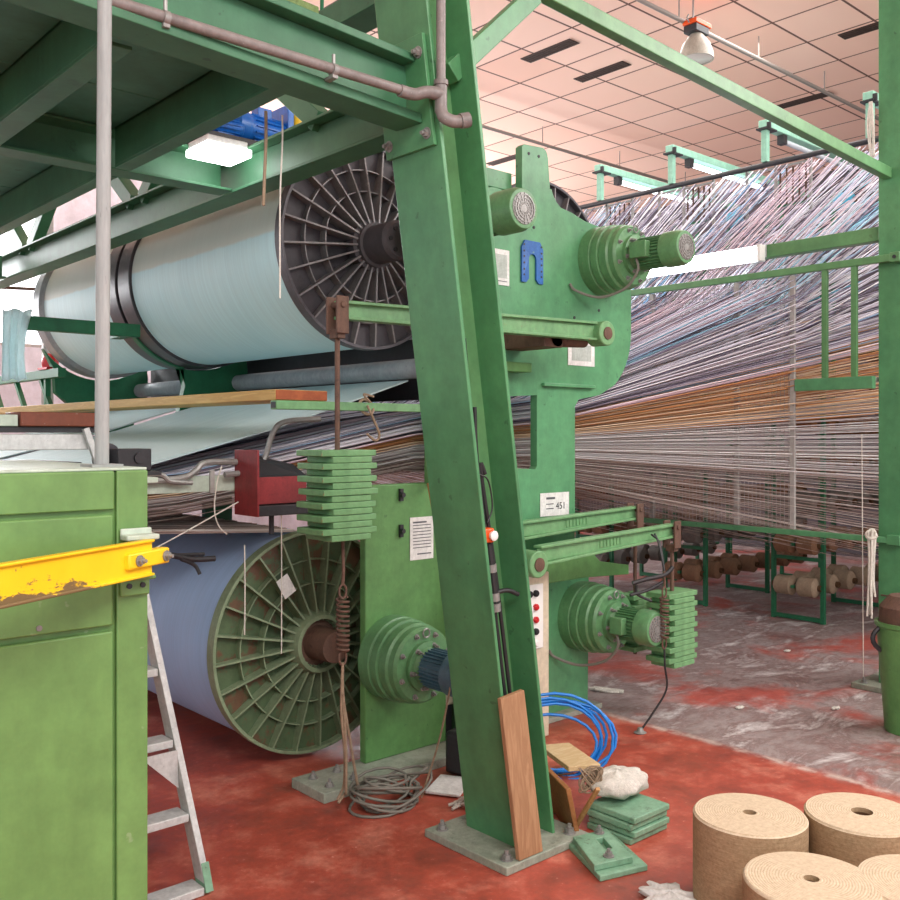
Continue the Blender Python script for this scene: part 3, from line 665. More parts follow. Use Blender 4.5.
ORD = ['topmost', 'second', 'third', 'fourth', 'fifth', 'sixth', 'seventh', 'eighth', 'ninth', 'tenth', 'eleventh', 'twelfth', 'thirteenth', 'bottom']
def stack(cx, cy, ztop, n, th, wx, wy, where, group, seed):
    R = random.Random(seed)
    for k in range(n):
        z1 = ztop-k*th; odd = k % 2
        ox = (.045 if odd else 0)+R.uniform(-.004, .004); oy = R.uniform(-.004, .004)
        w = wx-(.075 if odd else 0)
        a, b, c, d = cx-wx/2+ox, cx-wx/2+ox+w, cy-wy/2+oy, cy+wy/2+oy
        # slab with the slot that slides onto the rod
        sl = .016
        o = [(a, c), (b, c), (b, d), (cx+sl, d), (cx+sl, cy), (cx-sl, cy), (cx-sl, d), (a, d)]
        g = MB(); g.plate(o, z1-th+.001, z1-.0005, plane='XY')
        w_ = ORD[k] if k < n-1 else 'bottom'
        tag(g.build('counterweight_slab', 'weight', bevel=.003), '%s green weight slab of the %s' % (w_, where) if w_ in ('topmost', 'bottom') else '%s green weight slab from the top of the %s' % (w_, where), 'weight', group)
stack(2.28, 3.25, 1.535, 14, .0265, .27, .19, 'stack hanging left of the leaning column', 'weights on the upper lever', 1)
stack(4.565, 3.2, .705, 14, .030, .27, .16, 'stack hanging right of the lower geared motor', 'weights on the front lower lever', 2)
stack(4.565, 3.46, .66, 11, .030, .19, .13, 'stack half hidden behind the lower geared motor', 'weights on the rear lower lever', 3)
def spring_cord(name, label, x, y, ztop, zs1, zs0, pts, mat, r=.025):
    t = thing(name, label, 'spring', (x, y, zs0))
    g = MB(); n = 11; g.tube([(x+r*math.cos(2*PI*k/14), y+r*math.sin(2*PI*k/14), zs1-(zs1-zs0)*k/(14*n)) for k in range(14*n+1)], .0055, 6); g.build('coil', 'rust', t)
    g = MB(); g.tube(spline([(x, y, ztop), (x+.004, y, (ztop+zs1)/2), (x, y, zs1+.05)]), .007, 6)
    g.tube([(x+.018*math.sin(2*PI*k/12), y, zs1+.025+.03*math.cos(2*PI*k/12)) for k in range(12)], .005, 6, closed=True)
    g.build('hook', 'rust', t); g = MB(); g.tube([(x+.018*math.sin(2*PI*k/12), y, zs0-.03+.03*math.cos(2*PI*k/12)) for k in range(12)], .005, 6, closed=True); g.build('hook', 'rust', t)
    for q in pts: g = MB(); g.tube(spline(q), .006, 6); g.build('cord', mat, t)
    return t
spring_cord('tension_spring', 'rusty coil spring and cord hanging under the left weight stack to the floor', 2.30, 3.24, 1.16, .92, .70,
            [[(2.30, 3.24, .65), (2.31, 3.25, .5), (2.36, 3.27, .3), (2.44, 3.32, .06)], [(2.30, 3.24, .65), (2.30, 3.25, .45), (2.33, 3.27, .28), (2.35, 3.30, .12), (2.33, 3.32, .05)], [(2.30, 3.24, .52), (2.33, 3.26, .30), (2.345, 3.28, .10), (2.36, 3.31, .07), (2.32, 3.30, .045)]], 'rope')
spring_cord('tension_spring', 'rusty coil spring with dark cord beside the right weight stack', 4.28, 3.05, .86, .72, .50,
            [[(4.28, 3.05, .45), (4.285, 3.05, .35), (4.30, 3.05, .22), (4.22, 3.08, .1), (4.147, 3.11, .01)], [(4.28, 3.05, .86), (4.31, 3.1, 1.0), (4.33, 3.17, 1.045)], [(4.28, 3.05, .86), (4.30, 3.1, 1.0), (4.36, 3.17, 1.045)]], 'cable', .022)
g = MB(); g.tube(spline([(4.12, 3.14, .80), (4.18, 3.10, .82), (4.28, 3.05, .84), (4.33, 3.03, .88)]), .012, 8); g.tube(spline([(4.1, 3.14, .74), (4.2, 3.10, .76), (4.28, 3.06, .80)]), .009, 8); g.tube(spline([(4.14, 3.13, .79), (4.15, 3.13, .74), (4.22, 3.09, .70)]), .008, 8)
tag(g.build('wire_bundle', 'cable'), 'tangled dark wire tied above the right coil spring', 'wire')
g = MB(); g.lathe([(.03, 0), (.035, .004), (.02, .012), (.012, .03)], (4.147, 3.11, 0), (0, 0, 1), 16)
tag(g.build('floor_anchor', 'steel'), 'small metal floor anchor where the dark cord ends', 'anchor')

# control cabinet behind the column
t = thing('control_cabinet', 'beige control cabinet with red and black buttons behind the leaning column', 'cabinet', (3.35, 3.42, 0))
MB().box(3.24, 3.68, 3.34, 3.53, .03, .885).build('body', 'beige', t, .006)
MB().box(3.26, 3.66, 3.36, 3.52, 0, .03).build('plinth', 'black', t)
p = MB().box(3.42, 3.625, 3.331, 3.339, .50, .83).build('button_panel', 'whiteplastic', t, .002)
for j, (zz, ms) in enumerate(((.785, ('inkblack',)*3), (.715, ('whiteplastic', 'whiteplastic', 'redbtn')), (.65, ('whiteplastic', 'whiteplastic', 'redbtn')), (.59, ('inkblack', 'inkblack', 'inkblack')), (.53, ('redbtn', 'redbtn', 'whiteplastic')))):
    for k, m in enumerate(ms):
        g = MB(); g.lathe([(.017, 0), (.017, .012), (.012, .018)], (3.475+.045*k, 3.331, zz), (0, -1, 0), 14); g.build('push_button', m, p)

t = thing('junction_box', 'low beige box seen between the left pedestal and the big column', 'box', (3.26, 3.71, 0))
MB().box(3.205, 3.33, 3.66, 3.76, .20, .62).build('body', 'beige', t, .005)
MB().box(3.225, 3.295, 3.67, 3.75, 0, .199).build('stand', 'black', t)
# paper notices
def notice(name, x, z, w, h, y, label, lines, big=None, photo=False):
    t = thing(name, label, 'notice', (x, y, z-h/2))
    MB().box(x-w/2, x+w/2, y-.002, y-.0005, z-h/2, z+h/2).build('sheet', 'paper', t)
    g = MB()
    for (u0, u1, v, th) in lines: g.box(x-w/2+u0*w, x-w/2+u1*w, y-.0032, y-.0022, z-h/2+v*h, z-h/2+v*h+th)
    if g.v: g.build('printed_lines', 'ink', t)
    if photo: MB().box(x-w*.36, x+w*.36, y-.0034, y-.0023, z-h*.3, z+h*.36).build('printed_picture', 'picgrey', t)
    if big:
        cu = bpy.data.curves.new('printed_number', 'FONT'); cu.body = big[0]; cu.size = big[1]; cu.extrude = .0004; cu.align_x = 'CENTER'; cu.materials.append(M['inkblack'])
        tmp = bpy.data.objects.new('printed_number_curve', cu); me = bpy.data.meshes.new_from_object(tmp); bpy.data.objects.remove(tmp); o = bpy.data.objects.new('printed_number', me); COL.objects.link(o); o.parent = t; o.rotation_euler = (rad(90), 0, 0); o.location = (big[2]*w, -.0035, big[3]*h)
doc = [(.12, .7, .86, .008)]+[(.12, .88, .8-.075*k, .004) for k in range(8)]+[(.3, .9, .12, .006)]
notice('paper_notice', 3.03, 1.085, .15, .21, YP-.002, 'white printed sheet stuck on the left pedestal plate', doc)
notice('paper_notice', 4.01, 1.205, .24, .13, YP-.002, 'white notice numbered 451 on the side plate above the lower levers', [(.2, .5, .72, .012), (.2, .45, .5, .005), (.2, .45, .3, .005)], ('451', .055, .2, .28))
notice('paper_notice', 4.24, 2.065, .235, .14, YP-.002, 'white framed picture sheet on the side plate under the right end of the upper lever', [], None, True)
notice('paper_notice', 3.58, 2.49, .13, .19, YP-.002, 'white sheet with a grey drawing left of the blue cut-out plate', [(.15, .85, .1, .004)], None, True)

# ------------------------------------------------------------------ cross bar and plank
t = thing('cross_bar', 'light green square tube running level behind the left weight rod', 'bar', (2.6, 3.5, 1.70))
MB().box(2.13, 3.16, 3.48, 3.53, 1.705, 1.743).build('tube', 'weight', t, .003)
MB().box(2.128, 2.131, 3.487, 3.523, 1.711, 1.737).build('open_end', 'black', t)
MB().box(3.05, 3.09, 3.50, 3.60, 1.36, 1.704).build('stand', 'machine2', t)
g = MB(); g.box(2.135, 2.40, 3.5, 9.2, 1.745, 1.79); p = g.build('timber_plank', 'wood', bevel=.003); tag(p, 'long pale timber plank with red-brown end resting on the green cross bar', 'plank')
MB().box(2.137, 2.398, 3.496, 3.50, 1.747, 1.788).build('painted_end', 'woodred', p, .001)
tag(MB().box(2.1, 3.3, 8.6, 8.7, 1.66, 1.744).build('trestle_bar', 'darkgreen'), 'dark green trestle bar under the far end of the timber plank', 'bar')
tag(MB().box(2.3, 2.4, 8.6, 8.7, 0, 1.658).build('trestle_post', 'darkgreen'), 'dark green post holding up the trestle bar of the plank', 'post')
g = MB(); g.tube([(2.62+.03*math.cos(2*PI*k/14), 3.505+.035*math.sin(2*PI*k/14), 1.724+.035*math.sin(2*PI*k/14+.4)) for k in range(14)], .007, 6, closed=True)
g.tube(spline([(2.60, 3.47, 1.73), (2.62, 3.46, 1.68), (2.66, 3.46, 1.60), (2.64, 3.46, 1.57), (2.59, 3.46, 1.60)]), .006, 6); g.tube(spline([(2.61, 3.47, 1.75), (2.58, 3.47, 1.78), (2.63, 3.46, 1.77)]), .005, 6)
tag(g.build('rope_loop', 'rope'), 'brown rope knotted round the light green cross bar', 'rope')

# ------------------------------------------------------------------ yarn sheets
def strands(name, polylines, cols, r, label, cat='yarn'):
    vs = []; fs = []; cc = []
    for pl, c, rr in zip(polylines, cols, r):
        P = [Vector(p) for p in pl]; d = (P[-1]-P[0]).normalized(); a = d.cross(Vector((0, 0, 1))).normalized(); u = a.cross(d); b0 = len(vs)
        for p in P:
            for k in range(3):
                t = 2*PI*k/3+.5; vs.append(p+(a*math.cos(t)+u*math.sin(t))*rr); cc += [c[0], c[1], c[2], 1]
        for i in range(len(P)-1):
            for k in range(3): fs.append((b0+3*i+k, b0+3*i+(k+1) % 3, b0+3*i+3+(k+1) % 3, b0+3*i+3+k))
    xs = [v.x for v in vs]; ys = [v.y for v in vs]; off = Vector(((min(xs)+max(xs))/2, (min(ys)+max(ys))/2, min(v.z for v in vs)))
    me = bpy.data.meshes.new(name); me.from_pydata([tuple(v-off) for v in vs], [], fs)
    at = me.color_attributes.new('yarn_colour', 'FLOAT_COLOR', 'POINT'); at.data.foreach_set('color', cc)
    me.materials.append(M['yarn']); me.polygons.foreach_set('use_smooth', [True]*len(fs)); me.update()
    o = bpy.data.objects.new(name, me); COL.objects.link(o); o.location = off
    return tag(o, label, cat, kind='stuff')
R = random.Random(3)
CL = [['#f1edf4', '#e6e0ec', '#d9d4e2', '#cfc8da'], ['#e3ccd6', '#eedde4', '#d8bfca', '#cbb0bd'], ['#a9c9e4', '#c0d8ec', '#8fb4d8', '#dbe6f2'], ['#6c6478', '#857c92', '#544d60', '#a79fb4'], ['#c6c3cc', '#b3afba', '#dad7de', '#96929e'], ['#62bcdc', '#9fd4e8', '#cfe8f2', '#b6b3c6']]
def pick(lst, key=None):
    if key is not None and R.random() < .8: lst = CL[[0, 1, 0, 2, 3, 4, 1, 3, 0, 4, 5, 2, 3, 1, 0, 4][key % 16]]
    c = lin(R.choice(lst)); k = R.uniform(.85, 1.1); return tuple(min(1, v*k) for v in c[:3])
LILAC = ['#dcd2e2', '#cfc6dc', '#ece6f0', '#e3d3dc', '#c3c6dc', '#f4f0f6', '#e8cdd4', '#b5bccf', '#d8dbe8', '#b9b0c6', '#8fcbe2', '#7d7690', '#5c5668', '#6a6376', '#f7f5f8']
ORANGE = ['#dca676', '#e8bd90', '#c98c58', '#edd2b2', '#b57a4c', '#e3c19c', '#d2b49a']
WHITE = ['#eeeceb', '#e2e0e0', '#d4d2d4', '#f5f4f2', '#c4bfbe', '#b5adab']
BROWN = ['#b9a79e', '#a8958c', '#cfc1b8', '#93827a', '#d9cfc8', '#8b7a72']
groups = {'lilac': ([], [], []), 'orange': ([], [], []), 'white': ([], [], []), 'brown': ([], [], [])}
X1, XG, XP_ = 4.45, 5.95, 7.05
def fan(zg, yc, kind, palette, rr):
    """one strand: loom side, comb behind the side plate, guide grid, creel pipe, bobbin"""
    u = (yc-4.08)/3.3
    zc = 1.53+(zg-1.53)*(.36 if zg < 1.53 else .27)
    yg = yc-.95*(1-u)+.9*u+R.uniform(-.03, .03)
    s = (zg-zc)/(XG-X1)
    z7 = zg+s*(XP_-XG)
    if zg > 2.15: z7 += (zg-2.15)/.49*.62
    z7 = min(z7, 3.74); y7 = yg+(yg-yc)*.55
    if 5.84 < yc < 5.99: yc = 5.83
    L = R.uniform(.4, 3.2); s7 = (z7-zg)/(XP_-XG)
    if kind == 'lilac': L = min(L, max(.02, (3.74-z7)/max(.02, s7-.27)))
    z8 = max(.25, z7+s7*L); y8 = y7+(y7-yg)/(XP_-XG)*L+R.uniform(-.12, .12)*L
    z3 = 1.47+(zc-1.47)*.62; z2 = 1.27+(zc-1.47)*.42
    pts = [(.95, yc, z2-.07), (2.0, yc, z2), (3.4, yc, z3), (X1, yc, zc), (XG, yg, zg), (XP_, y7, z7), (XP_+L, y8, z8)]
    P, C_, Rr = groups[kind]; P.append(pts); C_.append(pick(palette, (int(zg*19)*7+int(yc*3.1)*5) if kind == 'lilac' else None)); Rr.append(rr)
def layer(z0, z1, nz, ny, kind, pal, r0, r1):
    for a in range(nz):
        for j in range(ny): fan(z0+(z1-z0)*(a+R.uniform(.1, .9))/nz, 4.08+3.25*(j+R.uniform(0, 1))/ny, kind, pal, R.uniform(r0, r1))
layer(2.0, 2.645, 40, 28, 'lilac', LILAC, .003, .0065)
layer(1.68, 2.06, 18, 26, 'orange', ORANGE, .003, .005)
layer(1.34, 1.74, 17, 24, 'white', WHITE, .0022, .0042)
layer(.98, 1.38, 15, 20, 'brown', BROWN, .0018, .003)
strands('yarn_sheet', *groups['lilac'], 'lilac, grey and white yarns fanning up from the beam stand to the creel')
strands('yarn_sheet', *groups['orange'], 'orange and tan yarns fanning through the middle of the wire guide grid')
strands('yarn_sheet', *groups['white'], 'white yarns running nearly level below the orange ones')
strands('yarn_sheet', *groups['brown'], 'brownish grey yarns sloping down to the right at the bottom of the guide grid')
# cyan warp sheet coming off the upper beams to the loom
g = MB(); prof = [(3.29, 1.895), (2.9, 1.77), (2.41, 1.62), (1.76, 1.455), (1.2, 1.36), (.95, 1.33)]
for ya, yb, l in ((4.02, 5.84, 'near pale cyan warp sheet sloping from under the upper beams down to the loom'), (6.0, 7.35, 'farther pale cyan warp sheet behind the near one, coming off the farther beam')):
    vs = [(x, y, z+h) for h in (0, -.008) for x, z in prof for y in (ya, yb)]; n = len(vs)//2; fs = []
    for k in range(len(prof)-1):
        a = 2*k; fs += [(a, a+1, a+3, a+2), (n+a+2, n+a+3, n+a+1, n+a), (a, a+2, n+a+2, n+a), (a+3, a+1, n+a+1, n+a+3)]
    fs += [(1, 0, n, n+1), (n-2, n-1, 2*n-1, 2*n-2)]
    g = MB(); g.add(vs, fs); tag(g.build('warp_sheet', 'sheet', smooth=60), l, 'yarn', kind='stuff')
# grey-brown sheet lifting off the lower beam
P = []; C_ = []; Rr = []
for k in range(420):
    y = 4.05+3.3*(k+R.uniform(-.3, .3)+.5)/420
    if 5.78 < y < 6.03: continue
    P.append([(LB[0]-.05+R.uniform(0, .1), y, LB[1]+.534), (1.9, y, 1.155+R.uniform(-.006, .006)), (.95, y, 1.19+R.uniform(-.006, .006))]); C_.append(pick(BROWN)); Rr.append(R.uniform(.003, .005))
strands('yarn_sheet', P, C_, Rr, 'grey brown yarns leaving the top of the lower warp beams towards the loom')

# ------------------------------------------------------------------ guide grid and its rails
t = thing('guide_grid', 'tall wire guide grid between pale struts in front of the creel', 'grid', (XG, 4.2, .93))
for y in (3.21, 3.63, 4.35, 5.2): MB().box(XG-.012, XG+.012, y-.017, y+.017, .965, 2.66).build('strut', 'strut', t, .002)
g = MB(); y = 3.24
while y < 6.3: g.bar((XG+.0, y, .97), (XG+.0, y, 2.655), .0022, .0022); y += .03
g.build('vertical_wires', 'screenmesh', t)
g = MB()
for k in range(24): z = 1.02+.07*k; g.bar((XG+.004, 3.22, z), (XG+.004, 6.3, z), .0016, .0016, up=(1, 0, 0))
g.build('horizontal_wires', 'screenmesh', t)
t = thing('guide_rail', 'green top rail above the guide grid clamped to the right column', 'rail', (XG, 4.5, 2.66))
MB().box(XG-.02, XG+.02, 2.55, 7.2, 2.667, 2.712).build('rail_tube', 'greenlit', t, .003)
cl = MB().box(XG-.024, 5.999, 2.50, 2.56, 2.66, 2.72).build('clamp', 'greenlit', t, .003)
MB().cyl((XG-.030, 2.53, 2.69), (XG-.025, 2.53, 2.69), .012, n=12).build('bolt', 'black', cl)
t = thing('guide_rail', 'green bottom rail under the guide grid ending at the white rope', 'rail', (XG, 4.5, .92))
MB().box(XG-.02, XG+.02, 2.52, 7.2, .925, .96).build('rail_tube', 'machine', t, .003)
MB().box(XG-.022, 5.999, 2.50, 2.58, .915, .975).build('clamp', 'green', t, .003)
for y, l in ((2.985, 'left'), (2.79, 'right')):
    tag(MB().box(XG-.014, XG+.014, y-.018, y+.018, 1.966, 2.665).build('flat_bar', 'greenlit', bevel=.002), '%s one of two upright green flat bars beside the right column' % l, 'bar', 'upright flat bars beside the right column')
t = thing('guide_rail', 'short green middle rail with a pale ledge beside the right column', 'rail', (XG, 2.9, 1.87))
MB().box(XG-.025, XG+.025, 2.665, 3.185, 1.885, 1.964).build('rail_tube', 'machine', t, .003)
MB().box(XG+.027, XG+.25, 2.68, 3.185, 1.935, 1.96).build('ledge', 'paper', t, .003)

# beam with lit tube behind the side plate
t = thing('lamp_beam', 'green beam branching left from the right column carrying a lit tube', 'beam', (6.1, 4, 2.8))
MB().box(6.06, 6.14, 2.664, 7.4, 2.83, 2.92).build('beam_tube', 'greenlit', t, .004)
t = thing('tube_lamp', 'lit white fluorescent fitting on the green beam beside the high geared motor', 'lamp', (6.03, 4.02, 2.83))
MB().box(6.02, 6.058, 3.46, 4.75, 2.83, 2.915).build('fitting', 'alu', t, .004)
MB().box(5.955, 6.018, 3.48, 4.73, 2.80, 2.905).build('diffuser', 'tube', t, .02)
MB().box(5.95, 6.02, 3.45, 3.478, 2.795, 2.91).build('end_cap', 'whiteplastic', t, .004)

# ------------------------------------------------------------------ creel top: pipe, channels, guide frames
XPp, ZP = 7.1, 3.80
t = thing('creel_pipe', 'dark pipe running along the top front of the creel', 'pipe', (XPp, 5, ZP))
MB().cyl((XPp, 2.3, ZP), (XPp, 9, ZP), .022, n=14).build('pipe_run', 'black', t)
for k, (y, lit) in enumerate(((5.79, True), (4.98, True), (4.07, False), (3.21, False))):
    w = ['first', 'second', 'third', 'fourth'][k]
    t = thing('light_channel', 'mint green %s channel with fluorescent tube over the creel, %s from the left' % ('lit' if lit else 'unlit', w), 'lamp', (XPp, y, ZP+.02), 'fluorescent channels above the creel')
    MB().box(XPp-.025, XPp+.025, y-.025, y+.025, ZP+.022, ZP+.28).build('post', 'teal', t, .003)
    g = MB(); g.box(XPp-.06, XPp+.1, y-.05, y+.05, ZP+.281, ZP+.295); g.box(XPp-.05, XPp-.03, y-.07, y-.04, ZP+.27, ZP+.33); g.build('clamp', 'black', t)
    MB().box(XPp-.04, XPp+2.4, y-.04, y+.04, ZP+.296, ZP+.36).build('channel', 'teal', t, .004)
    MB().cyl((XPp+.3, y-.0, ZP+.25), (XPp+1.5, y, ZP+.25), .022, n=12).build('tube', 'tubedim' if lit else 'unlit', t)
    for q in (.24, 1.5): MB().box(XPp+q, XPp+q+.06, y-.03, y+.03, ZP+.22, ZP+.295).build('tube_holder', 'black', t)
for k, y in enumerate((5.72, 4.86, 3.98)):
    w = ['left', 'middle', 'right'][k]
    t = thing('thread_guide', '%s dark thread guide box hanging from the creel pipe among the lilac yarns' % w, 'guide', (XPp+.05, y-.2, ZP-.45), 'thread guides under the creel pipe')
    for dy in (.28, .02, -.28):
        MB().box(XPp+.03, XPp+.05, y+dy-.01, y+dy+.01, ZP-.42 if dy else ZP-.36, ZP-.0).build('hanger', 'strut', t)
    MB().box(XPp+.03, XPp+.05, y-.28, y+.28, ZP-.04, ZP-.025).build('upper_bar', 'strut', t)
    MB().box(XPp+.03, XPp+.05, y-.28, y+.02, ZP-.36, ZP-.345).build('lower_bar', 'darkgreen', t)
    for q in range(5): g = MB(); g.cyl((XPp+.04, y-.24+.055*q, ZP-.345), (XPp+.04, y-.24+.055*q, ZP-.05), .008, n=8); g.build('guide_pin', 'rust', t)

# ------------------------------------------------------------------ creel racks with bobbins
bob = {}
def bobbin_mesh(kind, col, r=.085, L=.17):
    mat = paint('bobbin_yarn_'+kind, col, col, '#3c322c', .85, 6, .3, .7, bmp=.5)
    g = MB(); g.lathe([(.03, -.01), (r*.75, 0), (r, .02), (r*.96, L*.55), (r*.98, L-.02), (r*.7, L), (.03, L+.004)], (0, 0, 0), (0, -1, 0), 20)
    g.lathe([(.022, -.02), (.026, -.02), (.026, L+.03), (.016, L+.03), (.016, L+.01)], (0, 0, 0), (0, -1, 0), 14, mat=1)
    me = bpy.data.meshes.new('bobbin'); me.from_pydata(g.v, [], g.f); me.materials.append(mat); me.materials.append(M['core']); me.polygons.foreach_set('material_index', g.mi)
    me.polygons.foreach_set('use_smooth', [True]*len(g.f)); me.set_sharp_from_angle(angle=rad(40)); me.update(); return me
for k, c in (('tan', '#8d6a50'), ('orange brown', '#8c5c38'), ('beige', '#a38f78'), ('dark blue', '#2c3f66'), ('grey', '#77716b'), ('cyan', '#4fb6d8'), ('pink', '#b98a90')): bob[k] = bobbin_mesh(k.replace(' ', '_'), c)  # colours darkened, the shade inside the creel put into the yarn
racks = [(2.72, 'nearest the right column'), (3.86, 'second from the right'), (5.0, 'third from the right'), (6.1, 'farthest left')]
RX0 = 7.66
nb = 0
for ri, (ry, rl) in enumerate(racks):
    t = thing('creel_rack', 'green tube creel rack behind the guide grid, the one %s' % rl, 'rack', (8.6, ry+.22, 0), 'creel racks')
    for x in (RX0, RX0+1.1, RX0+2.2):
        for y in (ry, ry+.45): MB().box(x-.017, x+.017, y-.017, y+.017, .0, {RX0: 3.3, RX0+1.1: 3.9, RX0+2.2: 4.1}[x] if ri else 3.2).build('upright', 'darkgreen', t)
        MB().box(x-.017, x+.017, ry+.018, ry+.432, .01, .045).build('foot_bar', 'darkgreen', t)
        MB().box(x-.015, x+.015, ry+.018, ry+.432, .52, .55).build('tie_bar', 'darkgreen', t)
    rows = [.30, .66, 1.0, 1.34, 1.68, 2.02, 2.36]
    for z in rows: MB().box(RX0-.1, RX0+2.3, ry+.21, ry+.24, z-.012, z+.012).build('peg_rail', 'darkgreen', t)
    for j, z in enumerate(rows):
        kind = ['tan', 'beige', 'tan', 'dark blue', 'dark blue', 'orange brown', 'orange brown'][j] if ri == 0 else (['tan', 'beige', 'tan', 'grey', 'tan', 'orange brown', 'pink'][(j+ri) % 7])
        for i in range(7):
            for side in (0, 1):
                if side == 1 and (j > 2 or i > 3): continue
                x = RX0-.02+.32*i
                o = bpy.data.objects.new('yarn_bobbin', bob[kind]); COL.objects.link(o)
                o.location = (x, ry+.205 if side == 0 else ry+.245, z); o.rotation_euler = (0, rad(R.uniform(-4, 4)), 0 if side == 0 else PI)
                lvl = ['bottom', 'second', 'third', 'fourth', 'fifth', 'sixth', 'top'][j]
                tag(o, '%s yarn bobbin on the %s row of the creel rack %s' % (kind, lvl, rl), 'bobbin', 'bobbins on the creel rack %s, %s row' % (rl, lvl)); nb += 1
for x, y, z, kd, l in ((8.76, 5.43, 3.82, 'cyan', 'bright cyan bobbin high among the lilac yarns above the lit tube'), (8.76, 4.29, 3.80, 'cyan', 'bright cyan bobbin near the overhead beam beside the right column'), (8.76, 4.98, 3.5, 'pink', 'pale pink bobbin high among the lilac yarns')):
    o = bpy.data.objects.new('yarn_bobbin', bob[kd]); COL.objects.link(o); o.location = (x, y, z); tag(o, l, 'bobbin')

# ------------------------------------------------------------------ ceiling fittings
t = thing('conduit', 'long thin ceiling conduit carrying the bell shaped lamp', 'conduit', (8, 4.4, 4.85))
MB().cyl((3.2, 4.42, 4.9), (11.5, 4.42, 4.9), .018, n=12).build('tube', 'conduit', t)
for x in (4, 5.2, 6.4, 7.6, 8.8, 10): MB().cyl((x, 4.42, 4.9), (x, 4.42, HC), .006, n=8).build('drop_rod', 'conduit', t)
t = thing('conduit', 'long thin ceiling conduit above the high geared motor', 'conduit', (8, 7.35, 4.85))
MB().cyl((3.2, 7.36, 4.9), (12, 7.36, 4.9), .018, n=12).build('tube', 'conduit', t)
for x in (5.2, 6.6, 8, 9.4, 10.8): MB().cyl((x, 7.36, 4.9), (x, 7.36, HC), .006, n=8).build('drop_rod', 'conduit', t)
LX, LY = 6.55, 4.36
t = thing('bell_lamp', 'unlit bell shaped high bay lamp with orange housing under the ceiling', 'lamp', (LX, LY, 4.55))
g = MB(); g.lathe([(.05, .0), (.065, .02), (.105, .07), (.13, .14), (.138, .2), (.13, .2), (.122, .14), (.098, .072), (.06, .026)], (LX, LY, 4.80), (0, 0, -1), 40, closed=True); g.build('shade', 'glassdome', t)
g = MB(); g.lathe([(.128, .192), (.10, .2), (.02, .206)], (LX, LY, 4.80), (0, 0, -1), 32); g.build('lens', 'lens', t)
MB().box(LX-.09, LX+.09, LY-.06, LY+.06, 4.80, 4.86).build('ballast_box', 'black', t, .006)
MB().box(LX-.10, LX+.12, LY-.065, LY+.065, 4.861, 4.90).build('orange_cap', 'orange', t, .006)
g = MB(); g.tube([(LX-.10, LY, 4.87), (LX-.13, LY, 4.9), (LX-.11, LY, 4.93)], .006, 6); g.cyl((LX, LY+.03, 4.9), (LX, LY+.03, HC), .008, n=8); g.build('hook', 'steel', t)
for k, (x, y, l) in enumerate(((6.46, 5.86, 'dark ceiling vent slot left of the overhead beam, the higher of two'), (7.21, 5.86, 'dark ceiling vent slot just right of the higher one'), (8.6, 8.55, 'dark ceiling vent slot beside the top of the leaning column'), (8.15, 3.64, 'dark ceiling vent slot beside the right column'), (9.4, 4.95, 'dark ceiling vent slot above the creel pipe'))):
    t = thing('ceiling_vent', l, 'vent', (x, y, HC-.01), 'ceiling vent slots')
    MB().box(x-.07, x+.07, y-.3, y+.3, HC-.008, HC-.001).build('slot', 'ventdark', t)
    for s in (-.035, 0, .035): g = MB(); g.box(x+s-.004, x+s+.004, y-.29, y+.29, HC-.014, HC-.009); g.build('louvre', 'ventdark', t)

# ------------------------------------------------------------------ foreground cabinet, guard bar, pole, ladder
CY = 2.0; CX1 = .898; CZ = 1.521
t = thing('loom_cabinet', 'light green sheet metal cabinet filling the lower left foreground', 'cabinet', (.2, 2.35, 0))
MB().box(-.9, CX1-.001, CY+.012, 2.75, .03, CZ-.002).build('body', 'cabinet', t, .004)
MB().box(.828, CX1, CY, CY+.011, .03, CZ).build('corner_stile', 'cabinet', t, .003)
MB().box(-.9, .823, CY, CY+.011, 1.438, CZ).build('top_rail', 'cabinet', t, .003)
MB().box(-.9, .819, CY-.003, CY+.011, 1.19, 1.427).build('upper_panel', 'cabinet', t, .004)
d = MB().box(-.9, .819, CY-.003, CY+.011, .06, 1.178).build('lower_panel', 'cabinet', t, .004)
MB().box(-.9, CX1, CY+.005, 2.75, CZ, CZ+.006).build('top_sheet', 'cabtop', t, .002)
MB().box(-.85, .88, CY+.03, 2.72, 0, .03).build('plinth', 'black', t)
g = MB(); g.cyl((.665, CY-.003, 1.205), (.665, CY-.006, 1.205), .006, n=12); g.build('screw', 'steel', d)
# guard bar, swung toward the camera
E0 = Vector((.885, CY-.045, 1.335)); r_ = Vector((math.sin(ANG), -math.cos(ANG), 0)); D_ = -(fw+.36*r_).normalized()
t = thing('guard_bar', 'yellow guard bar with scraped paint hinged on the green cabinet corner', 'barrier', tuple(E0))
N_ = D_.cross(Vector((0, 0, 1))).normalized(); E1 = E0+D_*1.25
g = MB(); up = Vector((0, 0, 1)); g.bar(E0, E1, .006, .078); o_ = N_*.0
for s in (.036, -.036): g.bar(E0+up*s, E1+up*s, .02, .006)
g.build('bar', 'yellow', t, .002)
hg = MB(); hp = E0+D_*.075
hg.bar(E0+D_*.09+Vector((0, 0, .0))-N_*.0, E0-D_*.045, .03, .034); hinge = hg.build('hinge_lug', 'yellow', t, .004)
for s in (.06, -.03):
    for sg in (-1, 1): g = MB(); bolt(g, E0+D_*s+N_*sg*.016, N_*sg, .008, .010); g.build('hinge_bolt', 'steel', hinge)
br = MB(); br.box(.832, .905, CY-.045, CY-.004, 1.372, 1.384); br.box(.832, .902, CY-.012, CY-.004, 1.372, 1.396); br.build('upper_bracket', 'cabtop', t, .003)
br = MB(); br.box(.832, .897, CY-.012, CY-.004, 1.25, 1.30); br.box(.832, .897, CY-.045, CY-.004, 1.287, 1.296); b = br.build('lower_bracket', 'cabinet', t, .003)
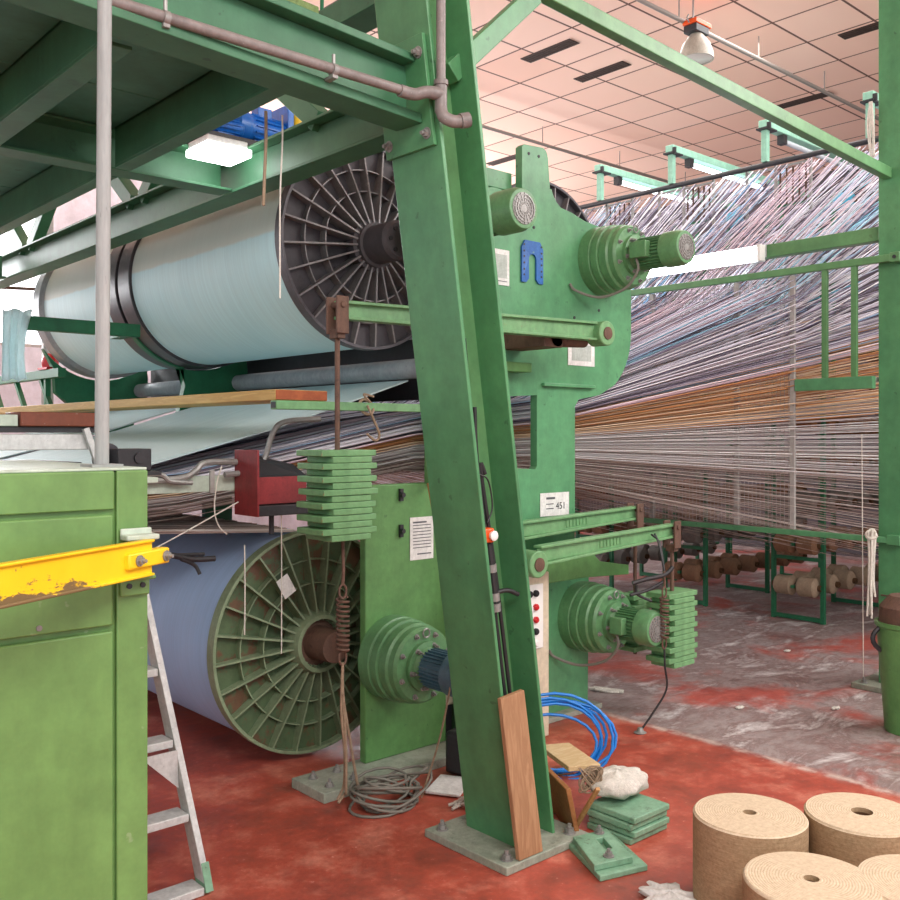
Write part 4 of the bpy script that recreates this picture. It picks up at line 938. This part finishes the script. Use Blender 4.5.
for x in (.85, .88): g = MB(); g.cyl((x, CY-.012, 1.272), (x, CY-.016, 1.272), .006, n=10); g.build('bracket_bolt', 'black', b)
# galvanised pole standing on the cabinet
t = thing('steel_pole', 'grey galvanised pole standing on the green cabinet at left', 'pole', (.835, 2.1, CZ+.006))
MB().cyl((.835, 2.1, CZ+.012), (.852, 2.1, 4.2), .0155, n=20).build('tube', 'galv', t)
MB().box(.80, .87, 2.065, 2.135, CZ+.006, CZ+.012).build('foot', 'galv', t)
# aluminium step ladder facing the camera side, leaning back
t = thing('step_ladder', 'aluminium step ladder standing behind the green cabinet', 'ladder', (1.35, 3.3, 0))
def lrail(x, k, name='rail', back=False):
    g = MB()
    a, b = (Vector((x, 3.04, 0)), Vector((x-.06*k, 3.54, 1.22))) if not back else (Vector((x+.0*k, 3.98, 0)), Vector((x-.06*k, 3.60, 1.21)))
    g.bar(a, b, .024, .065, up=(0, 1, 0)); return g.build(name, 'alu', t, .002)
LXR, LXL = 1.575, 1.13
lrail(LXR, 1); lrail(LXL, -1); lrail(LXR, 1, 'rear_rail', True); lrail(LXL, -1, 'rear_rail', True)
for z in (.03, .26, .50, .74, .98):
    y = 3.04+.41*z; g = MB(); g.box(LXL+.014+.05*z, LXR-.014-.05*z, y-.035, y+.055, z-.028, z); g.build('step', 'alu', t, .003)
MB().box(LXL+.02, LXR-.02, 3.48, 3.66, 1.225, 1.25).build('top_cap', 'alu', t, .004)
g = MB(); g.plate([(LXR-.035, .468), (LXR-.17, .468), (LXR-.03, .33)], 3.185, 3.19); g.build('corner_brace', 'alu', t)
for x in (LXR, LXL):
    g = MB(); g.bar((x, 3.04, .0), (x, 3.077, .09), .028, .07, up=(0, 1, 0)); g.build('foot_sleeve', 'floorplate', t)

# ------------------------------------------------------------------ loom pieces at the left behind the cabinet
t = thing('loom_bed', 'low grey loom bed with black rail behind the green cabinet', 'machine', (.6, 3.6, 0))
MB().box(-.9, 1.33, 3.35, 3.47, 1.605, 1.625).build('black_rail', 'black', t, .002)
MB().box(-.9, 1.30, 3.36, 3.46, 1.545, 1.60).build('aluminium_angle', 'alu', t, .003)
MB().box(-.9, 1.28, 3.40, 3.9, 1.46, 1.50).build('dark_ledge', 'black', t, .002)
MB().box(-.9, 1.36, 2.95, 3.33, 1.44, 1.459).build('bed_plate', 'cabtop', t, .003)
MB().bar((1.33, 3.34, 1.45), (1.27, 3.34, 1.62), .02, .02).build('angle_strut', 'alu', t)
for x in (-.6, .9): MB().box(x, x+.1, 3.42, 3.9, 0, 1.46).build('leg', 'darkgreen', t)
t2 = MB().box(1.05, 1.345, 3.33, 3.5, 1.626, 1.675).build('wood_block', 'brownblock', bevel=.004); tag(t2, 'red-brown painted block lying on the black rail of the loom bed', 'block')
tag(MB().box(-.5, 1.045, 3.34, 3.5, 1.626, 1.665).build('metal_strip', 'cabtop', bevel=.003), 'worn grey metal strip lying left of the red-brown block', 'strip')
t = thing('small_motor', 'small black motor with round drum beside the end of the loom bed', 'motor', (1.45, 3.45, 1.46))
MB().box(1.42, 1.55, 3.42, 3.54, 1.462, 1.545).build('gearbox', 'black', t, .004)
g = MB(); g.lathe([(.05, 0), (.055, .01), (.055, .05), (.03, .06)], (1.44, 3.52, 1.51), (-.5, .8, 0), 24); g.build('drum', 'flange', t)
g = MB(); g.lathe([(.02, 0), (.02, .01)], (1.50, 3.42, 1.51), (0, -1, 0), 16); g.build('shaft_cap', 'black', t)
MB().box(1.40, 1.58, 3.40, 3.9, 1.445, 1.46).build('mount_plate', 'black', t)
t = thing('temple_bar', 'grey green bar with bent steel rods in front of the yarns beside the red box', 'bar', (2.0, 3.85, 1.35))
MB().box(1.58, 2.30, 3.83, 3.88, 1.345, 1.415).build('bar', 'cabtop', t, .003)
for x in (1.65, 2.0, 2.17): MB().box(x, x+.02, 3.815, 3.829, 1.34, 1.44).build('clip', 'strut', t)
g = MB(); g.tube(spline([(1.62, 3.8, 1.40), (1.85, 3.8, 1.41), (1.92, 3.8, 1.44), (1.97, 3.8, 1.475), (2.13, 3.8, 1.475)]), .014, 8); g.tube(spline([(1.60, 3.79, 1.43), (1.75, 3.79, 1.43), (1.80, 3.79, 1.40), (1.9, 3.79, 1.39)]), .011, 8); g.build('bent_rod', 'steel', t)
g = MB(); g.tube(spline([(2.05, 3.78, 1.42), (2.18, 3.78, 1.435), (2.25, 3.78, 1.49), (2.28, 3.76, 1.60), (2.33, 3.74, 1.655), (2.5, 3.7, 1.67)]), .013, 8); g.build('curved_handle', 'steel', t)
MB().box(1.40, 1.60, 3.83, 3.88, 1.35, 1.40).build('bar_end', 'black', t)
# red hopper box
t = thing('red_box', 'dark red open metal box with sloped black front beside the left weight stack', 'box', (2.25, 3.72, 1.23))
g = MB(); g.box(2.12, 2.13, 3.62, 3.82, 1.24, 1.53); g.build('end_plate', 'red', t, .002)
g = MB(); g.box(2.131, 2.40, 3.665, 3.675, 1.29, 1.41); g.build('front_panel', 'red', t, .002)
g = MB(); g.add([(2.131, 3.665, 1.411), (2.40, 3.665, 1.411), (2.40, 3.78, 1.46), (2.131, 3.78, 1.52), (2.131, 3.67, 1.405), (2.40, 3.67, 1.405), (2.40, 3.785, 1.455), (2.131, 3.785, 1.515)], [(0, 1, 2, 3), (7, 6, 5, 4), (0, 4, 5, 1), (1, 5, 6, 2), (2, 6, 7, 3), (3, 7, 4, 0)]); g.build('sloped_cover', 'black', t)
MB().box(2.131, 2.42, 3.63, 3.80, 1.24, 1.285).build('base_rail', 'black', t, .003)
MB().box(2.34, 2.42, 3.70, 3.80, 1.286, 1.40).build('back_block', 'black', t)
MB().cyl((2.25, 3.72, 1.15), (2.25, 3.72, 1.24), .012, n=10).build('stud', 'black', t)
MB().box(2.2, 2.32, 3.79, 3.83, 1.30, 1.36).build('mount_arm', 'black', t)
# strings dangling
def string(name, pts, r, m, l): g = MB(); g.tube(spline(pts, 6), r, 6); tag(g.build(name, m), l, 'string')
string('string', [(2.08, 3.66, 1.12), (2.082, 3.66, .9), (2.08, 3.66, .73)], .003, 'whiterope', 'thin white string hanging before the left side of the lower green flange')
string('string', [(2.265, 3.66, 1.25), (2.266, 3.66, .9), (2.265, 3.66, .62)], .0025, 'whiterope', 'thin white string hanging from the red box before the lower flange')
string('string', [(1.50, 3.70, 1.05), (1.8, 3.73, 1.17), (2.1, 3.75, 1.30)], .003, 'whiterope', 'taut white string slanting up from the cabinet corner to the red box')
string('string', [(2.03, 3.77, 1.46), (2.0, 3.76, 1.38), (1.99, 3.76, 1.27), (2.01, 3.76, 1.20), (2.05, 3.76, 1.16)], .003, 'whiterope', 'loose white string looped over the bent steel rods')
g = MB(); g.tube(spline([(1.62, 3.72, 1.11), (1.75, 3.70, 1.10), (1.85, 3.69, 1.075), (1.95, 3.68, 1.07)]), .012, 8); g.tube(spline([(1.80, 3.69, 1.08), (1.86, 3.69, 1.05), (1.88, 3.68, 1.01)]), .008, 8); g.tube([(1.66, 3.72, 1.10), (1.93, 3.74, 1.085)], .008, 6)
tag(g.build('hand_lever', 'black'), 'small black hand lever lying over the lower blue warp beam', 'lever')
# far-side bars and cloth
t = thing('far_lever', 'dark green bar crossing in front of the farther warp beam', 'bar', (2.2, 5.8, 2.2))
MB().box(1.82, 2.52, 5.72, 5.78, 2.205, 2.285).build('bar', 'darkgreen', t, .004)
MB().box(2.42, 2.49, 5.781, 5.95, 2.205, 2.27).build('bracket', 'darkgreen', t, .003)
g = MB()
cols = 14
vs = []
for i in range(9):
    z = 2.31-.05*i
    for k in range(cols): x = 1.70+.16*k/(cols-1)*(1-.25*math.sin(i/8*PI*.8)); vs.append((x, 5.70+.022*math.sin(k*1.5)+.01*i*.3, z-.01*math.sin(k*.9)))
fs = [(i*cols+k, i*cols+k+1, (i+1)*cols+k+1, (i+1)*cols+k) for i in range(8) for k in range(cols-1)]
g.add(vs, fs); o = g.build('cloth', 'cloth', smooth=80); so = o.modifiers.new('Solidify', 'SOLIDIFY'); so.thickness = .006; tag(o, 'pale cloth draped over the left end of the dark green bar', 'cloth')
t = thing('far_rail', 'dark green rail with slanting braces far left behind the loom', 'rail', (2.6, 8, 1.4))
MB().box(2.57, 2.63, 7.3, 9.6, 2.03, 2.10).build('rail_bar', 'darkgreen', t, .003)
for y in (7.75, 8.35, 8.95): MB().bar((2.6, y, 2.03), (2.6, y-.35, 1.66), .035, .035).build('brace', 'darkgreen', t)
MB().box(2.58, 2.62, 7.6, 7.64, 0, 2.03).build('post', 'darkgreen', t)
MB().box(2.58, 2.62, 9.4, 9.44, 0, 2.03).build('post', 'darkgreen', t)
g = MB(); g.lathe([(.05, 0), (.07, .01), (.07, .05), (.05, .06)], (2.6, 7.62, 2.16), (.6, .3, 0), 20); g.box(2.56, 2.64, 7.52, 7.72, 2.101, 2.118)
tag(g.build('tape_reel', 'redbtn'), 'small red reel standing on the far dark green rail', 'reel')
t = thing('red_pipe', 'thin rusty pipe at far left in front of the window', 'pipe', (2.3, 8, 2.7))
MB().cyl((1.8, 8, 2.735), (2.80, 8, 2.785), .013, n=10).build('pipe_run', 'rust', t)
MB().cyl((2.74, 8, 2.68), (2.74, 8, 2.88), .02, n=10).build('coupling', 'rust', t)
MB().box(2.70, 2.78, 8.0, 8.05, 0, 3.9).build('wall_post', 'strut', t)

# ------------------------------------------------------------------ timber and clutter near the column
g = MB(); g.bar((2.85, 2.93, 0.005), (2.52, 2.93, 1.40), .014, .045, up=(0, 1, 0))
tag(g.build('timber_lath', 'lath', bevel=.001), 'thin timber lath leaning behind the left edge of the big column', 'lath')
def leaning(x0, x1, y0, y1, z0, z1, th):
    g = MB(); g.add([(x0, y0, z0), (x1, y0, z0), (x1-.042, y1, z1), (x0-.04, y1, z1-.012), (x0, y0+th, z0), (x1, y0+th, z0), (x1-.042, y1+th, z1), (x0-.04, y1+th, z1-.012)], [(0, 1, 2, 3), (7, 6, 5, 4), (0, 4, 5, 1), (1, 5, 6, 2), (2, 6, 7, 3), (3, 7, 4, 0)]); return g
tag(leaning(2.512, 2.638, 2.425, 2.482, .034, .635, .02).build('timber_board', 'woodboard', bevel=.002), 'short timber board leaning in the channel of the big column', 'board')
def cx(z, u): return colx(z)+u
t = thing('cable_bundle', 'black cables running down the channel of the big column with an orange clip', 'cable', (cx(.6, .06), 2.63, .6))
for k, u in enumerate((.045, .062, .08)):
    g = MB(); g.tube(spline([(cx(1.95-.25*k, u+.01), 2.56, 1.95-.25*k), (cx(1.5, u), 2.565, 1.5-.02*k), (cx(1.0, u+.01*k), 2.57, 1.0), (cx(.3, u+.02+.01*k), 2.58, .3)]), .008, 8); g.build('cable', 'cable', t)
MB().tube([(cx(1.19, .07), 2.565, 1.19), (cx(.95, .075), 2.565, .95)], .018, 10).build('plug_sleeve', 'cable', t)
for z in (1.08, .97, .93): MB().tube([(cx(z, .072), 2.565, z), (cx(z, .072)-.003, 2.565, z+.03)], .022, 12).build('tape_wrap', 'steel', t)
g = MB(); g.box(cx(1.22, .018), cx(1.22, .078), 2.53, 2.60, 1.195, 1.25); oc = g.build('orange_clip', 'orange', t, .008)
g = MB(); g.lathe([(.016, 0), (.019, .008), (.019, .014), (.010, .018)], (cx(1.22, .062), 2.53, 1.222), (0, -1, 0), 16); g.build('clip_ring', 'whiteplastic', oc)
g = MB(); g.tube(spline([(cx(1.0, .07), 2.56, 1.0), (cx(1.0, .13), 2.55, 1.005), (cx(1.0, .18), 2.54, .985)]), .009, 8); g.build('stub_hose', 'cable', t)
g = MB(); g.tube(spline([(cx(1.5, .05), 2.56, 1.45), (cx(1.5, .10), 2.55, 1.43), (cx(1.4, .11), 2.55, 1.33), (cx(1.3, .07), 2.55, 1.27)]), .003, 6); g.build('thin_wire', 'cable', t)
# blue air hose coil
g = MB(); HC_ = Vector((3.36, 3.0, .0)); pts = []
for k in range(7):
    rr = .17+.02*math.sin(k*2.1); tilt = .35+.12*math.sin(k*1.7); cz = rr*math.cos(tilt)+.012
    for q in range(20):
        a = 2*PI*q/20-PI/2; u = rr*1.35*math.cos(a); w = rr*math.sin(a)
        pts.append(HC_+Vector((u*.745+w*math.sin(tilt)*.3+.02*math.sin(k*3.3), -u*.667+w*math.sin(tilt)*.6+.025*math.cos(k*2.3), cz+w*math.cos(tilt)*(1+.15*math.sin(k)))))
g.tube(pts, .0075, 7); tag(g.build('air_hose', 'hose', smooth=80), 'coil of bright blue air hose on the floor beside the control cabinet', 'hose')
# scraps right of the column foot
def obox(name, mat, c, size, rz, ry, label, cat, rx=0, bev=.003, parent=None):
    g = MB(); g.box(-size[0]/2, size[0]/2, -size[1]/2, size[1]/2, -size[2]/2, size[2]/2)
    g.xform(Matrix.Translation(c) @ Matrix.Rotation(rad(rz), 4, 'Z') @ Matrix.Rotation(rad(ry), 4, 'Y') @ Matrix.Rotation(rad(rx), 4, 'X')); o = g.build(name, mat, parent, bev)
    if label: tag(o, label, cat)
    return o
t = thing('green_floor_plate', 'worn green slotted plates with a bolt lying at the right foot of the column', 'plate', (2.8, 2.28, 0))
MB().plate([(2.66, 2.17), (2.86, 2.11), (2.985, 2.37), (2.785, 2.43)], 0, .022, plane='XY').build('lower_plate', 'floorplate', t, .004)
MB().plate([(2.67, 2.205), (2.83, 2.155), (2.955, 2.375), (2.795, 2.415)], .0225, .047, [[(2.80, 2.26), (2.83, 2.25), (2.88, 2.335), (2.85, 2.345)]], plane='XY').build('upper_plate', 'floorplate', t, .003)
for x, y in ((2.765, 2.215), (2.90, 2.37)):
    g = MB(); bolt(g, (x, y, .047), (0, 0, 1), .014, .016); g.build('bolt', 'steel', t)
t = thing('green_floor_plate', 'green slotted weight plates stacked behind the scrap boards under a white rag', 'plate', (3.10, 2.42, 0))
for k in range(4):
    MB().box(2.98+.01*(k % 2), 3.22, 2.28-.012*(k % 2), 2.50, .002+.027*k, .026+.027*k).build('slab', 'floorplate', t, .004)
obox('scrap_board', 'scrap', Vector((2.93, 2.60, .105)), (.30, .02, .20), 62, 0, 'brown scrap board standing on edge right of the column foot', 'board', rx=-12)
obox('scrap_board', 'scrappale', Vector((3.10, 2.70, .215)), (.36, .14, .022), 62, 4, 'pale scrap board lying over the brown one below the blue hose', 'board')
obox('scrap_lath', 'lath', Vector((2.86, 2.40, .145)), (.30, .018, .014), 65, 48, 'thin pale lath slanting down to the green floor plate', 'lath')
def blob(name, c, rx, ry, rz, seed, mat, label, cat, amp=.25, n=28, m=14, noisef=5):
    Rn = random.Random(seed); ph = [Rn.uniform(0, 6.28) for _ in range(8)]; g = MB(); vs = []; fs = []
    for i in range(m+1):
        th = PI*i/m
        for k in range(n):
            a = 2*PI*k/n; w = 1+amp*(.5*math.sin(noisef*a+ph[0]+2*th)+.35*math.sin(9*a+ph[1]-5*th)+.3*math.sin(7*th+ph[2]+3*a))
            z = c[2]+rz*math.cos(th)*w
            vs.append((c[0]+rx*math.sin(th)*math.cos(a)*w, c[1]+ry*math.sin(th)*math.sin(a)*w, max(z, c[2]-rz)))
    for i in range(m):
        for k in range(n): fs.append((i*n+k, i*n+(k+1) % n, (i+1)*n+(k+1) % n, (i+1)*n+k))
    g.add(vs, fs); o = g.build(name, mat, smooth=70); return tag(o, label, cat)
blob('white_rag', (3.13, 2.46, .165), .14, .11, .05, 4, 'rag', 'crumpled white rag bundle on top of the green plates', 'rag', .13)
g = MB(); Rn = random.Random(9)
for k in range(14):
    c = Vector((3.0+Rn.uniform(-.02, .02), 2.49, .20)); r_1 = Rn.uniform(.03, .05); ph = Rn.uniform(0, 6)
    g.tube([c+Vector((r_1*.7*math.cos(a+ph), -r_1*.6*math.cos(a+ph)+Rn.uniform(-.004, .004), r_1*1.1*math.sin(a))) for a in [2*PI*q/14 for q in range(14)]], .0035, 5, closed=True)
tag(g.build('string_tangle', 'rope', smooth=80), 'tangle of straw coloured string beside the white rag', 'string')
# cable coil on the floor by the pedestal
def coil(name, c, r0, n, seed, mat, label, rad_=.006, flat=.012):
    Rn = random.Random(seed); g = MB(); pts = []
    for k in range(n):
        r_1 = r0*Rn.uniform(.65, 1.1); ox, oy = Rn.uniform(-.04, .04), Rn.uniform(-.04, .04); tl = Rn.uniform(-.35, .35); t2_ = Rn.uniform(-.35, .35)
        for q in range(16):
            a = 2*PI*q/16; x, y = r_1*math.cos(a), r_1*.75*math.sin(a); pts.append(Vector((c[0]+x+ox, c[1]+y+oy, max(c[2]+rad_, c[2]+.02+flat*k*.5+tl*x+t2_*y))))
    g.tube(pts, rad_, 6); return tag(g.build(name, mat, smooth=80), label, 'cable')
coil('cable_coil', (2.55, 3.24, .0), .15, 11, 5, 'greycable', 'messy coil of grey cable on the floor at the foot of the pedestal', .0065, .014)
g = MB(); g.tube(spline([(2.66, 3.16, .02), (2.72, 3.10, .3), (2.76, 3.06, .62), (2.76, 3.05, .9), (2.72, 3.08, 1.0)]), .0045, 6); tag(g.build('loose_cord', 'rope'), 'brown cord drooping past the blue-grey motor to the cable coil', 'cord')
g = MB()
for q in range(6): g.tube(spline([(2.72+Rn.uniform(-.03, .03), 3.02+Rn.uniform(-.03, .03), .01), (2.76+Rn.uniform(-.03, .03), 2.98, .02+.02*q*.3), (2.81, 2.94+Rn.uniform(-.04, .04), .01), (2.74+Rn.uniform(-.04, .04), 2.90, .012)]), .007, 6)
tag(g.build('frayed_rope', 'whiterope'), 'frayed pale rope end on the floor beside the cable coil', 'rope')
t2 = obox('floor_paper', 'paper', Vector((2.86, 3.2, .012)), (.22, .16, .012), 30, 0, 'flattened white paper bag on the floor behind the big column', 'paper')
obox('dark_valve', 'black', Vector((3.02, 3.28, .11)), (.12, .14, .2), 10, 0, 'dark oily valve block on the floor behind the big column', 'valve', bev=.02)
# floor string and litter
g = MB()
for q in range(5): g.tube(spline([(4.60+Rn.uniform(-.05, .05), 3.83+Rn.uniform(-.05, .05), .006+.006*q), (4.64+Rn.uniform(-.06, .06), 3.74+Rn.uniform(-.06, .06), .012), (4.70+Rn.uniform(-.05, .05), 3.70+Rn.uniform(-.05, .05), .006), (4.66, 3.82+Rn.uniform(-.05, .05), .01)]), .006, 6)
tag(g.build('white_string', 'whiterope'), 'small heap of white string on the worn floor beside the green motor', 'string')
for k, (x, y, l) in enumerate(((4.95, 3.0, 'small white scrap of lint on the worn floor left of centre'), (6.5, 3.55, 'tiny white scrap of lint on the floor before the creel racks'), (5.35, 2.62, 'small pale scrap on the worn floor near the right column'))):
    blob('lint_scrap', (x, y, .008), .035, .02, .008, k+20, 'rag', l, 'scrap', .3, 12, 6)

# rope hank and string on the right column
g = MB(); Rn = random.Random(12)
for k in range(16):
    a, b = Rn.uniform(-.02, .02), Rn.uniform(-.022, .022); zt = .985+Rn.uniform(-.01, .02); zb = Rn.uniform(.45, .62)
    g.tube(spline([(5.90+a, 2.655+b, zt), (5.895+a*.6, 2.655+b*.7, .85), (5.90+a*.7, 2.66+b*.6, .7), (5.90+a, 2.66+b, zb)], 5), .007, 6)
g.tube(spline([(5.90, 2.63, .96), (5.92, 2.66, 1.0), (5.90, 2.69, .975), (5.88, 2.66, .95), (5.90, 2.63, .96)]), .012, 8)
tag(g.build('rope_hank', 'whiterope', smooth=80), 'hank of white rope hanging beside the right column from the bottom rail', 'rope')
g = MB(); g.tube([(5.9, 2.72, 1.6), (5.9, 2.715, .9), (5.9, 2.71, .08)], .003, 5); tag(g.build('plumb_string', 'whiterope'), 'thin straight string hanging left of the right column', 'string')
g = MB(); Rn = random.Random(30)
for k in range(5): g.tube(spline([(5.985, 2.70+Rn.uniform(-.01, .02), 3.7), (5.98, 2.70+Rn.uniform(-.02, .02), 3.55), (5.985, 2.69+Rn.uniform(-.01, .01), 3.35)], 5), .007, 6)
tag(g.build('rope_hank', 'whiterope', smooth=80), 'pale rope tied round the right column above the overhead beam joint', 'rope')
# bin at the right edge
t = thing('waste_bin', 'dark green bin with black handle at the right edge before the column', 'bin', (5.25, 2.13, 0))
BX, BY = 5.25, 2.16
g = MB(); g.lathe([(.12, 0), (.125, .01), (.165, .56), (.175, .57), (.175, .59), (.158, .59), (.115, .02), (.02, .02)], (BX, BY, 0), (0, 0, 1), 36); g.build('bucket', 'machine2', t)
g = MB(); g.tube([(BX-.18*math.cos(a)*.8, BY+.18*math.cos(a)*.75, .50+.10*math.sin(a)) for a in [PI*q/16 for q in range(-8, 25)]], .013, 8); g.build('handle', 'black', t)
g = MB(); g.lathe([(.155, 0), (.15, .10), (.10, .16), (.02, .17)], (BX, BY, .57), (0, 0, 1), 24); g.build('rubbish', 'rust', t)

# ------------------------------------------------------------------ hessian rolls
for k, (x, y, dz, rr, l) in enumerate(((2.90, 1.72, .317, .187, 'hessian webbing roll standing at the back left of the group'), (2.60, 1.345, .317, .190, 'hessian webbing roll standing in front of the group'), (3.19, 1.47, .317, .185, 'hessian webbing roll standing at the back right with a wide core hole'), (2.83, 1.12, .317, .185, 'hessian webbing roll cut off by the right edge of the picture'))):
    t = thing('hessian_roll', l, 'roll', (x, y, 0), 'hessian rolls on the floor')
    cr = .034 if k == 2 else .021
    g = MB(); g.lathe([(rr-.006, 0), (rr, .008), (rr, dz-.008), (rr-.006, dz), (cr+.001, dz+.003), (cr+.001, .01)], (x, y, 0), (0, 0, 1), 72, closed=True)
    for i, f in enumerate(g.f):
        zs = [g.v[v][2] for v in f]; g.mi[i] = 0 if min(zs) > dz-.009 else 1
    g.build('webbing', ['hess', 'hesss'], t)
    g = MB(); g.lathe([(cr, .01), (cr, dz-.012), (cr-.004, dz-.012), (cr-.004, .01)], (x, y, 0), (0, 0, 1), 28, closed=True); g.build('core_tube', 'core', t)
t = blob('plastic_wrap', (2.72, 1.915, .02), .075, .10, .02, 17, 'paper', 'crumpled clear-white plastic wrap on the floor left of the hessian rolls', 'wrap', .35, 40, 12, 7)

# ------------------------------------------------------------------ light
w = bpy.data.worlds.new('daylight'); SC.world = w; w.use_nodes = True; nt = w.node_tree
bg = nt.nodes['Background']; bg.inputs[0].default_value = (.94, .97, 1, 1); bg.inputs[1].default_value = 1.3
def area(name, loc, target, sx, sy, power, col=(1, 1, 1)):
    l = bpy.data.lights.new(name, 'AREA'); l.shape = 'RECTANGLE'; l.size = sx; l.size_y = sy; l.energy = power; l.color = col
    o = bpy.data.objects.new(name, l); COL.objects.link(o); o.location = loc
    d = Vector(target)-Vector(loc); o.rotation_euler = d.to_track_quat('-Z', 'Y').to_euler(); return o
area('added_fill_light', (.5, -1.5, 5.05), (1.6, 2, 0), 4, 3, 430, (1, .98, .95))  # unseen area lamps added under the ceiling to light the hall
area('added_fill_light', (6.5, .2, 5.05), (5.6, 2.5, 0), 4, 3, 430, (1, .98, .95))
area('added_fill_light', (7.2, 4.6, 5.04), (7.2, 4.6, 0), 1.2, 4, 85, (1, .99, .97))
for k, (a, b, c, d) in enumerate(wins): area('window_daylight', ((a+b)/2, LW-.02, (c+d)/2), ((a+b)/2, 0, (c+d)/2+1), b-a, d-c, (190, 190, 190, 190)[k], (.95, .98, 1))  # area lamps at the windows; those in hidden windows added to brighten the ceiling
vs_ = SC.view_settings; vs_.view_transform = 'Standard'; vs_.look = 'None'; vs_.gamma = 1; vs_.use_curve_mapping = False; vs_.exposure = .22
for o in SC.objects:
    if '_o' in o: del o['_o']
